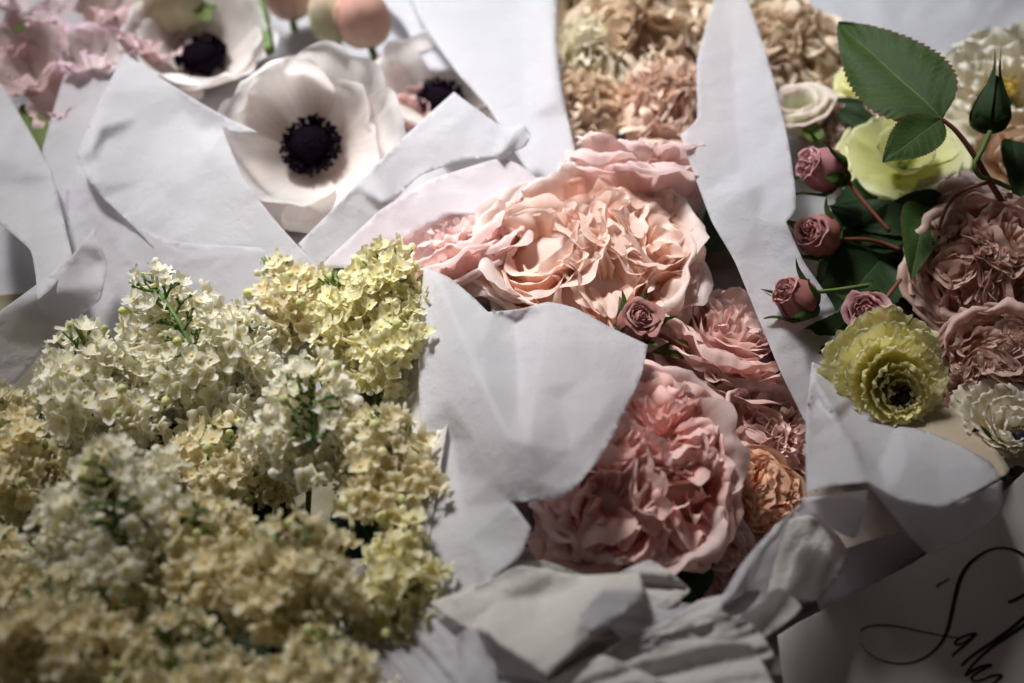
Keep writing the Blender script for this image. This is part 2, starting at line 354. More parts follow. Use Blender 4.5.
# ------------------------------------------------------------------ petals
def ppetal(b, phi, span, prof, c=(0, 0), ruf=0.0, rf=2.0, seed=0.0, cut=0.3, nu=13, nv=8, warp=0.0, notch=0.0, wpow=0.0, hf=None, serr=0.0, rufp=2.0, R=0.05, wseed=0.0, fine=.3):
    """petal on polar coordinates; prof = control list of (radius, height)"""
    pts = []; uvs = []
    for j in range(nv):
        for i in range(nu):
            u = -1 + 2 * i / (nu - 1); v = j / (nv - 1)
            edge = 1 - cut * abs(u) ** 2.6 - notch * math.exp(-(u / .18) ** 2)
            if serr: edge += serr * ((i % 2) - .5)
            vv = v * edge
            rho, h = crom(prof, vv)
            wd = math.sin(math.pi * min(1, .12 + .5 * vv)) ** wpow if wpow else 1.0
            a = phi + u * span * wd
            k = vv ** rufp
            n1 = nz(u * rf + seed, vv * 1.3, seed * 1.7) + fine * nz(u * rf * 3.2 - seed, vv * 2, seed * .9); n2 = nz(u * rf * 1.3 - seed, vv * 1.6 + 5, seed * .7) + fine * nz(u * rf * 3.6 + seed, vv * 2.4, seed * .3)
            rho += ruf * R * n1 * k * 1.6; h += ruf * R * n2 * k
            x = c[0] + rho * math.cos(a); y = c[1] + rho * math.sin(a)
            if warp:
                s = 2.1 / R
                x0, y0 = x, y
                x += warp * R * nz(x0 * s, y0 * s, wseed + 1.1); y += warp * R * nz(x0 * s + 7, y0 * s, wseed + 4.2)
            if hf: h += hf(x, y) * vv
            pts.append((x, y, h)); uvs.append(((u + 1) / 2, vv))
    b.grid(pts, nu, nv, uvs)

def stem_part(rt, length, r, mat=None, bend=0.1):
    b = MB(); b.tube([(bend * length * t * t, 0, -0.01 - length * t) for t in (0, .25, .5, .75, 1)], [r] * 5, 7); b.build('stem', mat or STEM, rt)

def rose(px, py, d, Rpx, n, label, mat_in, mat_out, seed=1, lobes=None, group='garden roses', outer=2, nout=6, dens=1.0, dome=0.35, name='garden_rose', cat='rose', ruf=0.16, cup=0.45, spin=0.0, stem=True, inner_r=0.8, step=.07, span=(.6, 1.2), lean=.15, warp=.20, fine=.14):
    R = Rpx * mpp(px, py, d); rnd = random.Random(seed)
    rt = root(name, P(px, py, d), n, label, cat, group, spin)
    # outer guard petals
    for k in range(outer):
        m = nout + k
        for i in range(m):
            b = MB(); f = 1 - .10 * k + rnd.uniform(-.05, .05)
            up = .12 + .16 * k + rnd.uniform(-.05, .05)
            prof = [(.06 * R, -.62 * R), (.45 * R * f, -cup * 1.1 * R), (.80 * R * f, (-cup * .6 + up * .4) * R), (1.0 * R * f, (up - .18) * R), (1.07 * R * f, (up - .16 - rnd.uniform(0, .14)) * R)]
            ppetal(b, 2 * math.pi * (i + .5 * (k % 2)) / m + rnd.uniform(-.12, .12), math.pi / m * 1.45, prof, ruf=ruf * .9, rf=1.6, seed=seed * 13 + i + k * 20.3, cut=.32, nu=21, nv=12, R=R, notch=rnd.choice((0, .04, .06)))
            b.build('petal', mat_out, rt)
    if lobes is None:
        q = rnd.uniform(0, 6.28); nl = 4
        lobes = [(.40 * math.cos(q + 2 * math.pi * i / nl), .40 * math.sin(q + 2 * math.pi * i / nl), .45) for i in range(nl)]
    hf = lambda x, y: dome * R * (1 - min(1.3, (x * x + y * y) / (R * R)))
    maxp = 98 - sum(nout + k for k in range(outer)); rest = MB()
    plan = []
    for (lx, ly, lr) in lobes:
        r = lr
        while r > .05:
            na = max(1, int(round((3.6 if r > .2 else 2) * dens)))
            a0 = rnd.uniform(0, 6.28)
            for i in range(na): plan.append((lx, ly, r * rnd.uniform(.93, 1.07), a0 + 2 * math.pi * i / na + rnd.uniform(-.3, .3), rnd.uniform(*span) * (1.25 if r < .2 else 1), lr))
            r -= step * rnd.uniform(.8, 1.2)
    # ring binding the lobes
    nr = 9
    for ring, rr in enumerate((inner_r, inner_r + .09)):
        for i in range(nr): plan.append((0, 0, rr + rnd.uniform(-.04, .04), 2 * math.pi * (i + .5 * ring) / nr + rnd.uniform(-.1, .1), rnd.uniform(.4, .6), 1))
    rnd.shuffle(plan)
    for q, (lx, ly, r, a, sp, lr) in enumerate(plan):
        b = MB(); ht = (-.04 + rnd.uniform(-.022, .022)) * R; le = rnd.uniform(lean * .3, lean * 1.2)
        if lr == 1: ht -= .02 * R
        prof = [(r * R * .72, -.50 * R), (r * R * .86, -.3 * R), (r * R * .96, ht - .09 * R), (r * R + le * .35 * R, ht), (r * R + le * R, ht + rnd.uniform(-.02, .05) * R)]
        ppetal(b, a, sp, prof, c=(lx * R, ly * R), ruf=ruf * .62, rf=1.3 + sp, seed=rnd.uniform(0, 900), cut=.20, nu=int(19 + 16 * sp), nv=9, warp=warp, hf=hf, R=R, rufp=1.5, wseed=seed * 1.37, fine=fine)
        if q < maxp: b.build('petal', mat_in, rt)
        else: rest.add(b)
    if rest.v: rest.build('petals', mat_in, rt)['kind'] = 'stuff'
    # calyx and core closing the cup
    b = MB(); b.blob((0, 0, -.34 * R), .78 * R, (1, 1, .42 + .5 * dome)); b.build('core', mat_in, rt)
    if stem: stem_part(rt, .07, .0028)
    return rt

def rings(px, py, d, Rpx, n, label, mats, counts, radii, tilt, seed=1, name='ranunculus', cat='ranunculus', group=None, ruf=.08, centre=None, off=(0, 0), dome=.35, serr=0.0, cut=.3, spin=0, spanf=1.25, limit=100):
    """concentric whorls; radii outer->inner (fraction), tilt = height of tips (fraction of R)"""
    R = Rpx * mpp(px, py, d); rnd = random.Random(seed)
    rt = root(name, P(px, py, d), n, label, cat, group, spin)
    tot = 0
    for k, (m, r, tl) in enumerate(zip(counts, radii, tilt)):
        cx = off[0] * R * (1 - r); cy = off[1] * R * (1 - r)
        for i in range(m):
            if tot >= limit: break
            tot += 1
            b = MB(); f = r * rnd.uniform(.94, 1.05); h = tl + rnd.uniform(-.03, .03)
            prof = [(.12 * r * R, -.45 * R), (.55 * f * R, (-.30 + .15 * (1 - r)) * R), (.86 * f * R, (h - .06) * R), (f * R * (1 - .12 * (1 - r)), h * R), (f * R * (1.03 - .34 * (1 - r)), (h - .01) * R)]
            ppetal(b, 2 * math.pi * (i + .5 * (k % 2)) / m + rnd.uniform(-.08, .08), math.pi / m * spanf, prof, c=(cx, cy), ruf=ruf, rf=1.7, seed=seed * 7 + tot * 1.37, cut=cut, nu=13, nv=8, R=R, serr=serr)
            b.build('petal', mats[min(len(mats) - 1, int(k * len(mats) / len(counts)))], rt)
    if centre:
        cr, cm, st = centre
        b = MB(); b.blob((off[0] * R, off[1] * R, (tilt[-1] - .10) * R), cr * R, (1, 1, .7), 18, 12, .12, 3, seed); b.build('centre', cm, rt)
        if st:
            b = MB()
            for i in range(st):
                a = rnd.uniform(0, 6.283); q = cr * R * rnd.uniform(1.0, 1.45); z = (tilt[-1] + rnd.uniform(-.12, .02)) * R
                p0 = Vector((off[0] * R + .75 * cr * R * math.cos(a), off[1] * R + .75 * cr * R * math.sin(a), (tilt[-1] - .2) * R)); p1 = Vector((off[0] * R + q * math.cos(a), off[1] * R + q * math.sin(a), z))
                b.tube([p0, (p0 + p1) / 2 + Vector((0, 0, .03 * R)), p1], .006 * R, 4); b.blob(p1, .026 * R, (1, 1, 1), 6, 4)
            b.build('stamens', cm, rt)
    stem_part(rt, .07, .0025)
    return rt

# ------------------------------------------------------------------ leaves
def leaf_mb(L, Wd, seed=0, serr=.05, fold=.25, curl=.15, nu=25, nv=46, power=.85, base_round=.5, cup=0):
    b = MB(); pts = []; uvs = []; rnd = random.Random(seed)
    for j in range(nv):
        v = j / (nv - 1)
        w = Wd / 2 * (math.sin(math.pi * v ** base_round) ** power) if 0 < v < 1 else 0
        w *= 1 - serr * (((v * 24) % 1.0) - .5) * 1.3
        for i in range(nu):
            u = -1 + 2 * i / (nu - 1)
            x = u * w; y = v * L + (abs(u) ** 1.0) * serr * L * .12
            z = fold * abs(x) - curl * L * v * v + .05 * Wd * nz(u * 1.5 + seed, v * 3, seed) + .007 * Wd * abs(math.sin(9 * math.pi * (v - .22 * abs(u)))) * abs(u) ** .5 - cup * x * x / Wd
            pts.append((x, y, z)); uvs.append(((u + 1) / 2, v))
    b.grid(pts, nu, nv, uvs); return b
def frame_between(p0, p1, nrm):
    y = (p1 - p0).normalized(); z = (nrm - y * nrm.dot(y)).normalized(); x = y.cross(z)
    return Matrix(((x.x, y.x, z.x, p0.x), (x.y, y.y, z.y, p0.y), (x.z, y.z, z.z, p0.z), (0, 0, 0, 1)))
def leaf(a, b_, wpx, nrm, mat, label, parent=None, seed=0, name='leaf', cat='leaf', group=None, **k):
    p0 = P(*a); p1 = P(*b_); L = (p1 - p0).length
    mb = leaf_mb(L, wpx * mpp(*a), seed, **k); o = mb.build(name, mat, parent)
    M = frame_between(p0, p1, nrm)
    o.matrix_basis = parent.matrix_world.inverted() @ M if parent else M
    if not parent: sett(o, label, cat, group)
    return o
def wtube(pts, rad, name, mat, parent, n=8):
    P3 = [P(*q) for q in pts]; m = 6 * (len(P3) - 1); ps = [Vector(crom([tuple(p) for p in P3], t / m)) for t in range(m + 1)]
    rs = [crom([(r,) for r in rad], t / m)[0] for t in range(m + 1)] if hasattr(rad, '__len__') else rad
    inv = parent.matrix_world.inverted(); b = MB(); b.tube([inv @ p for p in ps], rs, n); return b.build(name, mat, parent)

# ------------------------------------------------------------------ the setting
b = MB(); b.grid([(-1.2 + 2.4 * i / 20, -1.0 + 2.4 * j / 20, 0) for j in range(21) for i in range(21)], 21, 21, [(i / 20, j / 20) for j in range(21) for i in range(21)])
t = b.build('table', simple_mat('table_top', (0.06, 0.045, 0.04), rough=.5, scale=30)); sett(t, kind='structure')
#@@OBJECTS
# ------------------------------------------------------------------ lilac
def floret_mb(seed):
    rnd = random.Random(seed); b = MB(); r = .0051
    for k in range(4):
        a = k * math.pi / 2 + rnd.uniform(-.15, .15); lift = rnd.uniform(-.25, .65); L = r * rnd.uniform(.88, 1.08); wd = L * .45
        pts = []; uvs = []
        for j in range(5):
            v = j / 4
            w = wd * (math.sin(math.pi * (.10 + .82 * v)) ** .6)
            for i in range(5):
                u = -1 + i / 2
                x = L * (.10 + .9 * v - .10 * u * u * v); y = u * w
                z = L * (lift * v * v + .28 * (u * u) * v * .8 + .10 * v - .12 * v ** 4)
                pts.append((x * math.cos(a) - y * math.sin(a), x * math.sin(a) + y * math.cos(a), z)); uvs.append(((u + 1) / 2, v))
        b.grid(pts, 5, 5, uvs)
    b2 = MB(); b2.tube([(0, 0, -.0085), (0.0003, 0, -.004), (0, 0, .0002)], [.0009, .0007, .0010], 6)
    b2.uv = [(x, .15 + .3 * y) for x, y in b2.uv]; b.add(b2)
    b3 = MB(); b3.blob((0, 0, .0003), .0007, (1, 1, .8), 6, 4); b3.uv = [(0, 0)] * len(b3.uv); b.add(b3)
    return b
def bud_mb(seed):
    b = MB(); b.tube([(0, 0, -.007), (.0004, 0, -.003), (0, 0, 0)], [.0008, .0007, .0011], 6); b.blob((0, 0, .0016), .0021, (1, 1, 1.15), 8, 6, .15, 2, seed)
    b.uv = [(x, .5 + .4 * y) for x, y in b.uv]; return b
L_WHITE = petal_mat('lilac_white', (.86, .80, .50), (.94, .91, .78), (.95, .94, .87), .5, .5, .04, mottle=.04)
L_CREAM = petal_mat('lilac_cream', (.84, .72, .38), (.93, .86, .62), (.95, .91, .73), .5, .5, .04, mottle=.04)
L_YELLOW = petal_mat('lilac_yellow', (.84, .76, .36), (.93, .89, .60), (.95, .92, .72), .5, .5, .04, mottle=.04)
L_BUD = petal_mat('lilac_bud', (.35, .42, .12), (.62, .66, .28), (.74, .74, .40), .3, .5, .04)
FMESH = {}
def fmesh(kind, mat):
    key = (kind, mat.name)
    if key not in FMESH: FMESH[key] = (floret_mb(kind) if kind < 10 else bud_mb(kind)).mesh('floret' if kind < 10 else 'bud', mat)
    return FMESH[key]
FMB = {k: floret_mb(k) for k in range(4)}
def spray(base, tip, Rpx, mat, n, seed, label, prof=((0, .7), (.25, 1.0), (.5, .95), (.75, .72), (.9, .45), (1, .2)), buds=.13, lump=.36, size=1.0, stem_show=False):
    rnd = random.Random(seed); B = P(*base); T = P(*tip); ax = (T - B); L = ax.length; ax.normalize()
    R = Rpx * mpp(*[(base[i] + tip[i]) / 2 for i in range(3)]); e1 = ax.orthogonal().normalized(); e2 = ax.cross(e1)
    rt = root('lilac_spray', B, None, label, 'lilac', 'cream lilac sprays')
    cand = []
    gap = .0057 * size
    pts = []
    tries = 0
    while len(pts) < n and tries < n * 40:
        tries += 1
        t = rnd.uniform(0, 1.0); a = rnd.uniform(0, 2 * math.pi); rr = crom([(p[1],) for p in prof], t)[0] if False else np.interp(t, [p[0] for p in prof], [p[1] for p in prof])
        inner = tries > n * 8 or rnd.random() < .25
        k = 1 + lump * (nz(math.cos(a) * 1.9 + seed, math.sin(a) * 1.9, t * L / R * 1.6 + seed) * 2)
        rad = R * rr * k * (rnd.uniform(.55, .85) if inner else rnd.uniform(.92, 1.04))
        dirv = e1 * math.cos(a) + e2 * math.sin(a)
        p = B + ax * (L * t) + dirv * rad
        up = (t - .35) * 1.5
        nn = (dirv + ax * max(-.3, up)).normalized()
        if t > .9: p += ax * R * .25 * (1 - abs(rad) / R)
        if nn.dot((CAM - p).normalized()) < -.30: continue
        if stem_show and t > .35:
            vd = CAM - p; vd = (vd - ax * vd.dot(ax)).normalized(); sd = ax.cross(vd)
            if dirv.dot(vd) > 0 and abs(dirv.dot(sd) * rad) < R * (.16 + .08 * nz(t * 6, seed, 0)): continue
        g = gap * (.75 if inner else 1.0)
        if pts and np.min(((np.array([tuple(q[0]) for q in pts]) - np.array(p)) ** 2).sum(1)) < g * g: continue
        pts.append((p, nn, t, inner))
    pts.sort(key=lambda q: (q[3], -q[1].dot((CAM - q[0]).normalized())))
    extra = MB()
    for i, (p, nn, t, inner) in enumerate(pts):
        nn = (nn + Vector((rnd.uniform(-.45, .45), rnd.uniform(-.45, .45), rnd.uniform(-.45, .45)))).normalized()
        isbud = rnd.random() < buds + max(0, t - .8) * 1.6
        x = nn.orthogonal().normalized(); y = nn.cross(x); s = size * rnd.uniform(.68, 1.18)
        q = p - B
        M = Matrix(((x.x * s, y.x * s, nn.x * s, q.x), (x.y * s, y.y * s, nn.y * s, q.y), (x.z * s, y.z * s, nn.z * s, q.z), (0, 0, 0, 1))) @ Matrix.Rotation(rnd.uniform(0, 6.28), 4, 'Z')
        if i < 92:
            o = link('bud' if isbud else 'floret', fmesh(10 + i % 2 if isbud else i % 4, L_BUD if isbud and rnd.random() < .5 else mat), rt); o.matrix_basis = M
        else: extra.add(FMB[i % 4], M)
    if extra.v: o = extra.build('florets', mat, rt); o['kind'] = 'stuff'
    b = MB(); axl = ax * L
    b.tube([axl * (-.5), axl * 0, axl * .5, axl * .97], [.0012, .0012, .0010, .0006], 7)
    for i in range(26):
        t = rnd.uniform(0, .95); a = rnd.uniform(0, 6.28); dv = e1 * math.cos(a) + e2 * math.sin(a); rr = np.interp(t, [p[0] for p in prof], [p[1] for p in prof]) * R * .72
        p0 = axl * t; p1 = p0 + (dv + ax * .7).normalized() * rr
        b.tube([p0, (p0 + p1) / 2 - ax * .001, p1], [.0011, .0008, .0006], 5)
        for q in range(3):
            pb = p0.lerp(p1, .4 + .25 * q); b.tube([pb, pb + (dv * .6 + ax + Vector((rnd.uniform(-.8, .8), rnd.uniform(-.8, .8), rnd.uniform(-.8, .8)))).normalized() * .006], .0005, 4)
    if stem_show:                                      # open gap down the viewer's side with the green rachis in it
        vd = (CAM - (B + axl * .6)); vd = (vd - ax * vd.dot(ax)).normalized(); sd = ax.cross(vd)
        q0 = axl * .35 + vd * R * .80; q1 = axl * .80 + vd * R * .66
        b.tube([q0 - vd * R * .5, q0, (q0 + q1) / 2 + sd * .001, q1], [.0013, .0013, .0011, .0008], 6)
        for i in range(9):
            t = i / 8; p0 = q0.lerp(q1, t); dv = sd * (1 if i % 2 else -1) + ax * .7 + vd * rnd.uniform(-.1, .5); dv.normalize(); L2 = R * rnd.uniform(.2, .36)
            p1 = p0 + dv * L2; b.tube([p0, p1], [.0009, .0006], 5)
            for q in range(4):
                pb = p0.lerp(p1, .35 + .2 * q); p2 = pb + (dv + vd * .8 + Vector((rnd.uniform(-.8, .8), rnd.uniform(-.8, .8), rnd.uniform(-.8, .8)))).normalized() * .0045
                b.tube([pb, p2], .00055, 4); b.blob(p2, .0009, (1, 1, 1), 5, 4)
    b.build('stem', STEM, rt)
    return rt
SPR = [
 # base, tip, R, mat, n, label
 ((235,425,-1.5),(150,275,1.8),52,L_WHITE,170,'white lilac spray with green stem showing, reaching highest toward the upright white tissue point'),
 ((215,400,-2.0),(250,330,0.2),52,L_WHITE,110,'white lilac head between the tallest spray and the yellow one'),
 ((105,455,-1.6),(82,340,1.0),62,L_WHITE,170,'rounded white lilac head near the left edge, just below the white tissue'),
 ((310,345,-2.5),(275,268,-.6),40,L_CREAM,90,'small budded cream lilac tip at the foot of the big folded tissue'),
 ((375,400,-1.2),(393,250,1.4),50,L_YELLOW,170,'pale yellow lilac spray standing against the pink roses'),
 ((335,335,-2.0),(335,285,-.2),42,L_YELLOW,80,'pale yellow lilac cluster tucked left of the tall yellow spray'),
 ((310,470,-.5),(315,372,2.8),58,L_WHITE,170,'white lilac head with a green tipped centre in the middle of the sprays'),
 ((395,500,-.6),(378,425,2.2),54,L_CREAM,150,'cream lilac head beside the left edge of the centre tissue'),
 ((125,545,.8),(105,465,4.0),72,L_WHITE,210,'large bright round lilac head, nearest of all in the lower left'),
 ((205,585,.4),(190,515,2.8),56,L_CREAM,140,'cream lilac cluster right below the large bright round head'),
 ((20,520,-1.0),(8,400,.8),42,L_CREAM,120,'cream lilac spray cut by the left edge of the picture'),
 ((300,620,.2),(288,530,3.0),62,L_CREAM,180,'shaded cream lilac head at the lower middle of the sprays'),
 ((215,500,-2.6),(225,430,-.8),55,L_CREAM,110,'shadowed cream lilac cluster deep between the bright heads'),
 ((395,640,-.6),(405,520,.8),40,L_YELLOW,130,'greenish yellow lilac spray hanging down beside the lower tissue'),
 ((60,690,.6),(60,585,2.0),66,L_CREAM,170,'dark shaded lilac head in the bottom left corner'),
 ((190,715,.4),(175,630,2.2),66,L_CREAM,170,'dark shaded lilac head along the bottom edge, second from the left'),
 ((325,720,.2),(315,640,1.6),58,L_CREAM,150,'dark shaded lilac head at the bottom edge, furthest right'),
 ((0,620,-1.0),(-5,540,.5),52,L_CREAM,110,'shaded lilac cluster at the left edge under the cut off spray'),
]
for i, (b0, t0, r, m, n, lab) in enumerate(SPR): spray(b0, (t0[0], t0[1], t0[2] * 1.15 + .3), r * 1.04, m, int(n * 1.6), 11 + i * 3, lab, stem_show=i in (0, 6, 8))
# green leaves deep inside the lilac
for i, (x, y, x2, y2, w) in enumerate([(180,360,120,470,90),(260,480,170,560,110),(60,560,140,640,110),(330,560,260,640,110),(380,560,340,480,90),(60,420,10,480,80),(330,420,260,380,90),(210,640,280,560,110),(20,640,100,700,110),(350,640,420,680,90)]):
    leaf((x, y, -3.4), (x2, y2, -3.0), w, CV(.1 * (i % 3 - 1), .3, 1), DARKLEAF, 'dark lilac leaf glimpsed in the gaps under the cream sprays', name='lilac_leaf', group='leaves under the lilac', seed=i, serr=0)

# ------------------------------------------------------------------ roses
PK_in = petal_mat('pink_inner', (.80, .36, .26), (.86, .52, .44), (.90, .72, .67), .48, .55, mottle=.05)
PK_out = petal_mat('pink_outer', (.84, .50, .42), (.87, .64, .60), (.89, .74, .71), .48, .55, mottle=.05)
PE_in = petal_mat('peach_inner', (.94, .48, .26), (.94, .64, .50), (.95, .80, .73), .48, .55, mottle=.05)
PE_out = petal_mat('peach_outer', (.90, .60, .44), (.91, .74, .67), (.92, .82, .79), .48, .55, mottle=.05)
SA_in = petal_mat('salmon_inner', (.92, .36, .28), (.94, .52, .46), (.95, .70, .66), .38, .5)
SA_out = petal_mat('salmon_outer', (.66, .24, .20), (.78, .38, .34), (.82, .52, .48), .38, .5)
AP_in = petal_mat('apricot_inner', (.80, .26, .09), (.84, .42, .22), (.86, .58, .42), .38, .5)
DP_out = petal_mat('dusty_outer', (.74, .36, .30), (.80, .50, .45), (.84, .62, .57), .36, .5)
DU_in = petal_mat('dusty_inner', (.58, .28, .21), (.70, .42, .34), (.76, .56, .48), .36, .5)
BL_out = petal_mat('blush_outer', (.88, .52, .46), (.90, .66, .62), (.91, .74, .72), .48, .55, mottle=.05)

rose(592, 252, 1.2, 116, CV(.05, .62, .80), 'large pale peach rose in sunlight, fully open above the centre tissue', PE_in, PE_out, seed=3, outer=2, nout=6, lobes=[(-.45,-.05,.50),(.10,.25,.36),(.50,.12,.42),(.08,-.45,.40)], dome=.30, step=.082, ruf=.13, warp=.17, fine=.10)
rose(630, 468, .6, 114, CV(.12, .42, 1), 'coral pink quartered rose, ruffled and open at the lower right of the centre tissue', SA_in, PK_out, seed=8, outer=2, nout=7, lobes=[(-.20,-.38,.54),(.34,.36,.46),(-.38,.28,.34),(.48,-.22,.32)], dome=.40, ruf=.16)
rose(645, 168, .3, 80, CV(.10, 1, .10), 'pale pink rose seen from the side, smooth petals behind the peach rose', PK_out, BL_out, seed=5, outer=3, nout=5, cup=.55, lobes=[(0,0,.3)], inner_r=.6)
rose(452, 250, -.4, 80, CV(-.35, .9, .3), 'soft pink rose half veiled by sheer tissue, left of the peach rose', BL_out, BL_out, seed=6, outer=3, nout=5, lobes=[(0,0,.3)], inner_r=.6)
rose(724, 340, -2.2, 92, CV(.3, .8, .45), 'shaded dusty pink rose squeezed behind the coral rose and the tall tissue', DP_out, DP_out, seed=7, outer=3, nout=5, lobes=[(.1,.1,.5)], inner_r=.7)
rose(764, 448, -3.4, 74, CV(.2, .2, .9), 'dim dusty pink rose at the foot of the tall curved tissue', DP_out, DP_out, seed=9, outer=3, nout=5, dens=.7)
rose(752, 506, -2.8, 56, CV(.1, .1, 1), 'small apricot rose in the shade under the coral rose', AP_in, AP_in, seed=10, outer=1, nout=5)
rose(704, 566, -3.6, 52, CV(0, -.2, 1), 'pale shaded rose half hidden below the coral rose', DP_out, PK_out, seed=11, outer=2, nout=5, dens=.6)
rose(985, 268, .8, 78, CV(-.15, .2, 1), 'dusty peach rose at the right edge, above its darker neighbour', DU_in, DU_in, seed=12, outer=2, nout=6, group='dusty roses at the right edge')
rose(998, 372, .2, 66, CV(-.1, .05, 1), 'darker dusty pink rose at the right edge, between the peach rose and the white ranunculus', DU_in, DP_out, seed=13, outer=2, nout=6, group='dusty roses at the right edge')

# spray rosebuds
BUD = petal_mat('bud_pink', (.34, .12, .12), (.52, .22, .24), (.70, .40, .42), .25, .5, mottle=.25)
BUDD = petal_mat('bud_red', (.26, .09, .08), (.38, .15, .14), (.54, .28, .26), .22, .5, mottle=.3)
SEP = leaf_mat('sepal', (.06, .12, .03), (.14, .2, .07))
def rosebud(px, py, d, Rpx, n, label, mat, seed, name='rosebud', open_=.25, tall=1.35, stem=None, sepcurl=.5, nsep=5, stemmat=REDSTEM):
    R = Rpx * mpp(px, py, d); rnd = random.Random(seed); rt = root(name, P(px, py, d), n, label, 'rosebud', 'spray rosebuds')
    for k in range(15):
        f = 1 - .062 * k; h = tall * R * (.55 + .12 * rnd.random() + .015 * k); b = MB()
        op = open_ * R * max(0, .7 - k * .08)
        prof = [(.12 * R * f, -.95 * R), (.86 * R * f, -.55 * R), (R * f, 0), (R * f * .72, h * .75), (R * f * .52 + op, h * rnd.uniform(.93, 1.0)), (R * f * .55 + op * 1.5, h * .96)]
        ppetal(b, k * 2.4 + rnd.uniform(-.3, .3), 1.35 - .03 * k, prof, ruf=.14, rf=2.0, seed=seed * 3 + k * 2.1, cut=.18, nu=19, nv=11, R=R, rufp=2.5); b.build('petal', mat, rt)
    b = MB(); b.blob((0, 0, -.2 * R), .8 * R, (1, 1, 1)); b.build('core', mat, rt)
    b = MB(); b.blob((0, 0, -1.05 * R), .42 * R, (1, 1, .9), 12, 8); b.build('calyx', SEP, rt)
    for k in range(nsep):
        a = 2 * math.pi * k / nsep + rnd.uniform(-.3, .3); b = MB(); c = sepcurl * rnd.uniform(.3, 1.5)
        prof = [(.3 * R, -1.0 * R), (.95 * R, -.62 * R), (1.10 * R, -.1 * R), ((1.1 + c * .5) * R, .45 * R), ((1.15 + c) * R, (.75 + .1 * rnd.random()) * R)]
        pts = []; uvs = []
        for j in range(11):
            v = j / 10; rho, hh = crom(prof, v); w = .36 * R * (1 - v) ** .8 * (.6 + 1.2 * v * (1 - v) * 2)
            for i in range(5):
                u = -1 + i / 2; x = rho - .10 * R * u * u; y = u * w; pts.append((x * math.cos(a) - y * math.sin(a), x * math.sin(a) + y * math.cos(a), hh)); uvs.append(((u + 1) / 2, v))
        b.grid(pts, 5, 11, uvs); b.build('sepal', SEP, rt)
    if stem: wtube(stem, .0010, 'stem', stemmat, rt)
    return rt
rosebud(822, 170, 3.0, 24, CV(-.85, .25, .35), 'dusty pink rosebud, highest and largest on the stem, beside the tall tissue', BUD, 3, stem=[(846,178,2.8),(862,200,2.2),(890,232,1.2)])
rosebud(818, 236, 1.0, 23, CV(-.6, .2, .7), 'shadowed dark red rosebud directly beneath the highest rosebud', BUDD, 4, stem=[(835,240,.6),(870,240,0),(900,250,-.5)])
rosebud(796, 299, 2.4, 22, CV(-.75, .45, .45), 'round crimson rosebud, lowest left on a thin green stalk', BUDD, 5, stem=[(815,292,2.2),(838,290,1.9),(870,285,1.2)], stemmat=STEM)
rosebud(868, 314, 2.2, 25, CV(-.4, .1, .85), 'opening dusty pink rosebud with a spiral centre, just above the yellow ranunculus', BUD, 6, open_=.45, tall=1.05, stem=[(885,300,1.6),(900,280,1.0)])
rosebud(638, 322, 1.6, 22, CV(.2, .35, .8), 'small mauve pink rosebud between the peach rose and the centre tissue', BUDD, 7, open_=.5, tall=1.0, stem=[(660,335,1),(690,350,0)])
# green rosebud
def greenbud():
    rt = root('green_rosebud', P(990, 112, 7.0), CV(.10, 1, .12), 'closed green rosebud with long pointed sepals on a hooked stalk at the right', 'rosebud', None)
    R = 19 * mpp(990, 112, 7.0); g = leaf_mat('bud_green', (.045, .085, .03), (.10, .15, .06))
    b = MB(); pr = [(.25, -1.15), (.85, -.85), (1.0, -.2), (.78, .6), (.45, 1.3), (.15, 1.9)]
    pts = []; uvs = []
    for j in range(19):
        r_, z = crom(pr, j / 18)
        for i in range(25):
            a = 2 * math.pi * (i % 24) / 24; k = 1 + .05 * math.cos(5 * a); pts.append((r_ * R * k * math.cos(a), r_ * R * k * math.sin(a), z * R)); uvs.append((i / 24, j / 18))
    b.grid(pts, 25, 19, uvs); b.build('bud_body', g, rt); rnd = random.Random(4)
    for q in range(5):
        a = q * 1.257 + .3; tl = rnd.uniform(2.6, 3.6); b = MB(); pts = []; uvs = []
        for j in range(15):
            v = j / 14; rho, z = crom([(.5, -1.0), (1.05, -.3), (.86, .6), (.5, 1.4), (.25 + rnd.uniform(-.02, .02), 2.2), (.12 + .5 * (q == 1), tl)], v); w = .55 * (1 - v) ** 1.1 * (.7 + .5 * math.sin(v * 3.1))
            for i in range(5):
                u = -1 + i / 2; x = rho * R; y = u * w * R; pts.append((x * math.cos(a) - y * math.sin(a), x * math.sin(a) + y * math.cos(a), z * R)); uvs.append(((u + 1) / 2, v))
        b.grid(pts, 5, 15, uvs); b.build('sepal', g, rt)
    wtube([(990,132,7.0),(982,150,6.8),(975,165,6.3),(980,176,5.6),(992,180,5.0),(1010,188,3.6)], .0012, 'stem', STEM, rt)
greenbud()

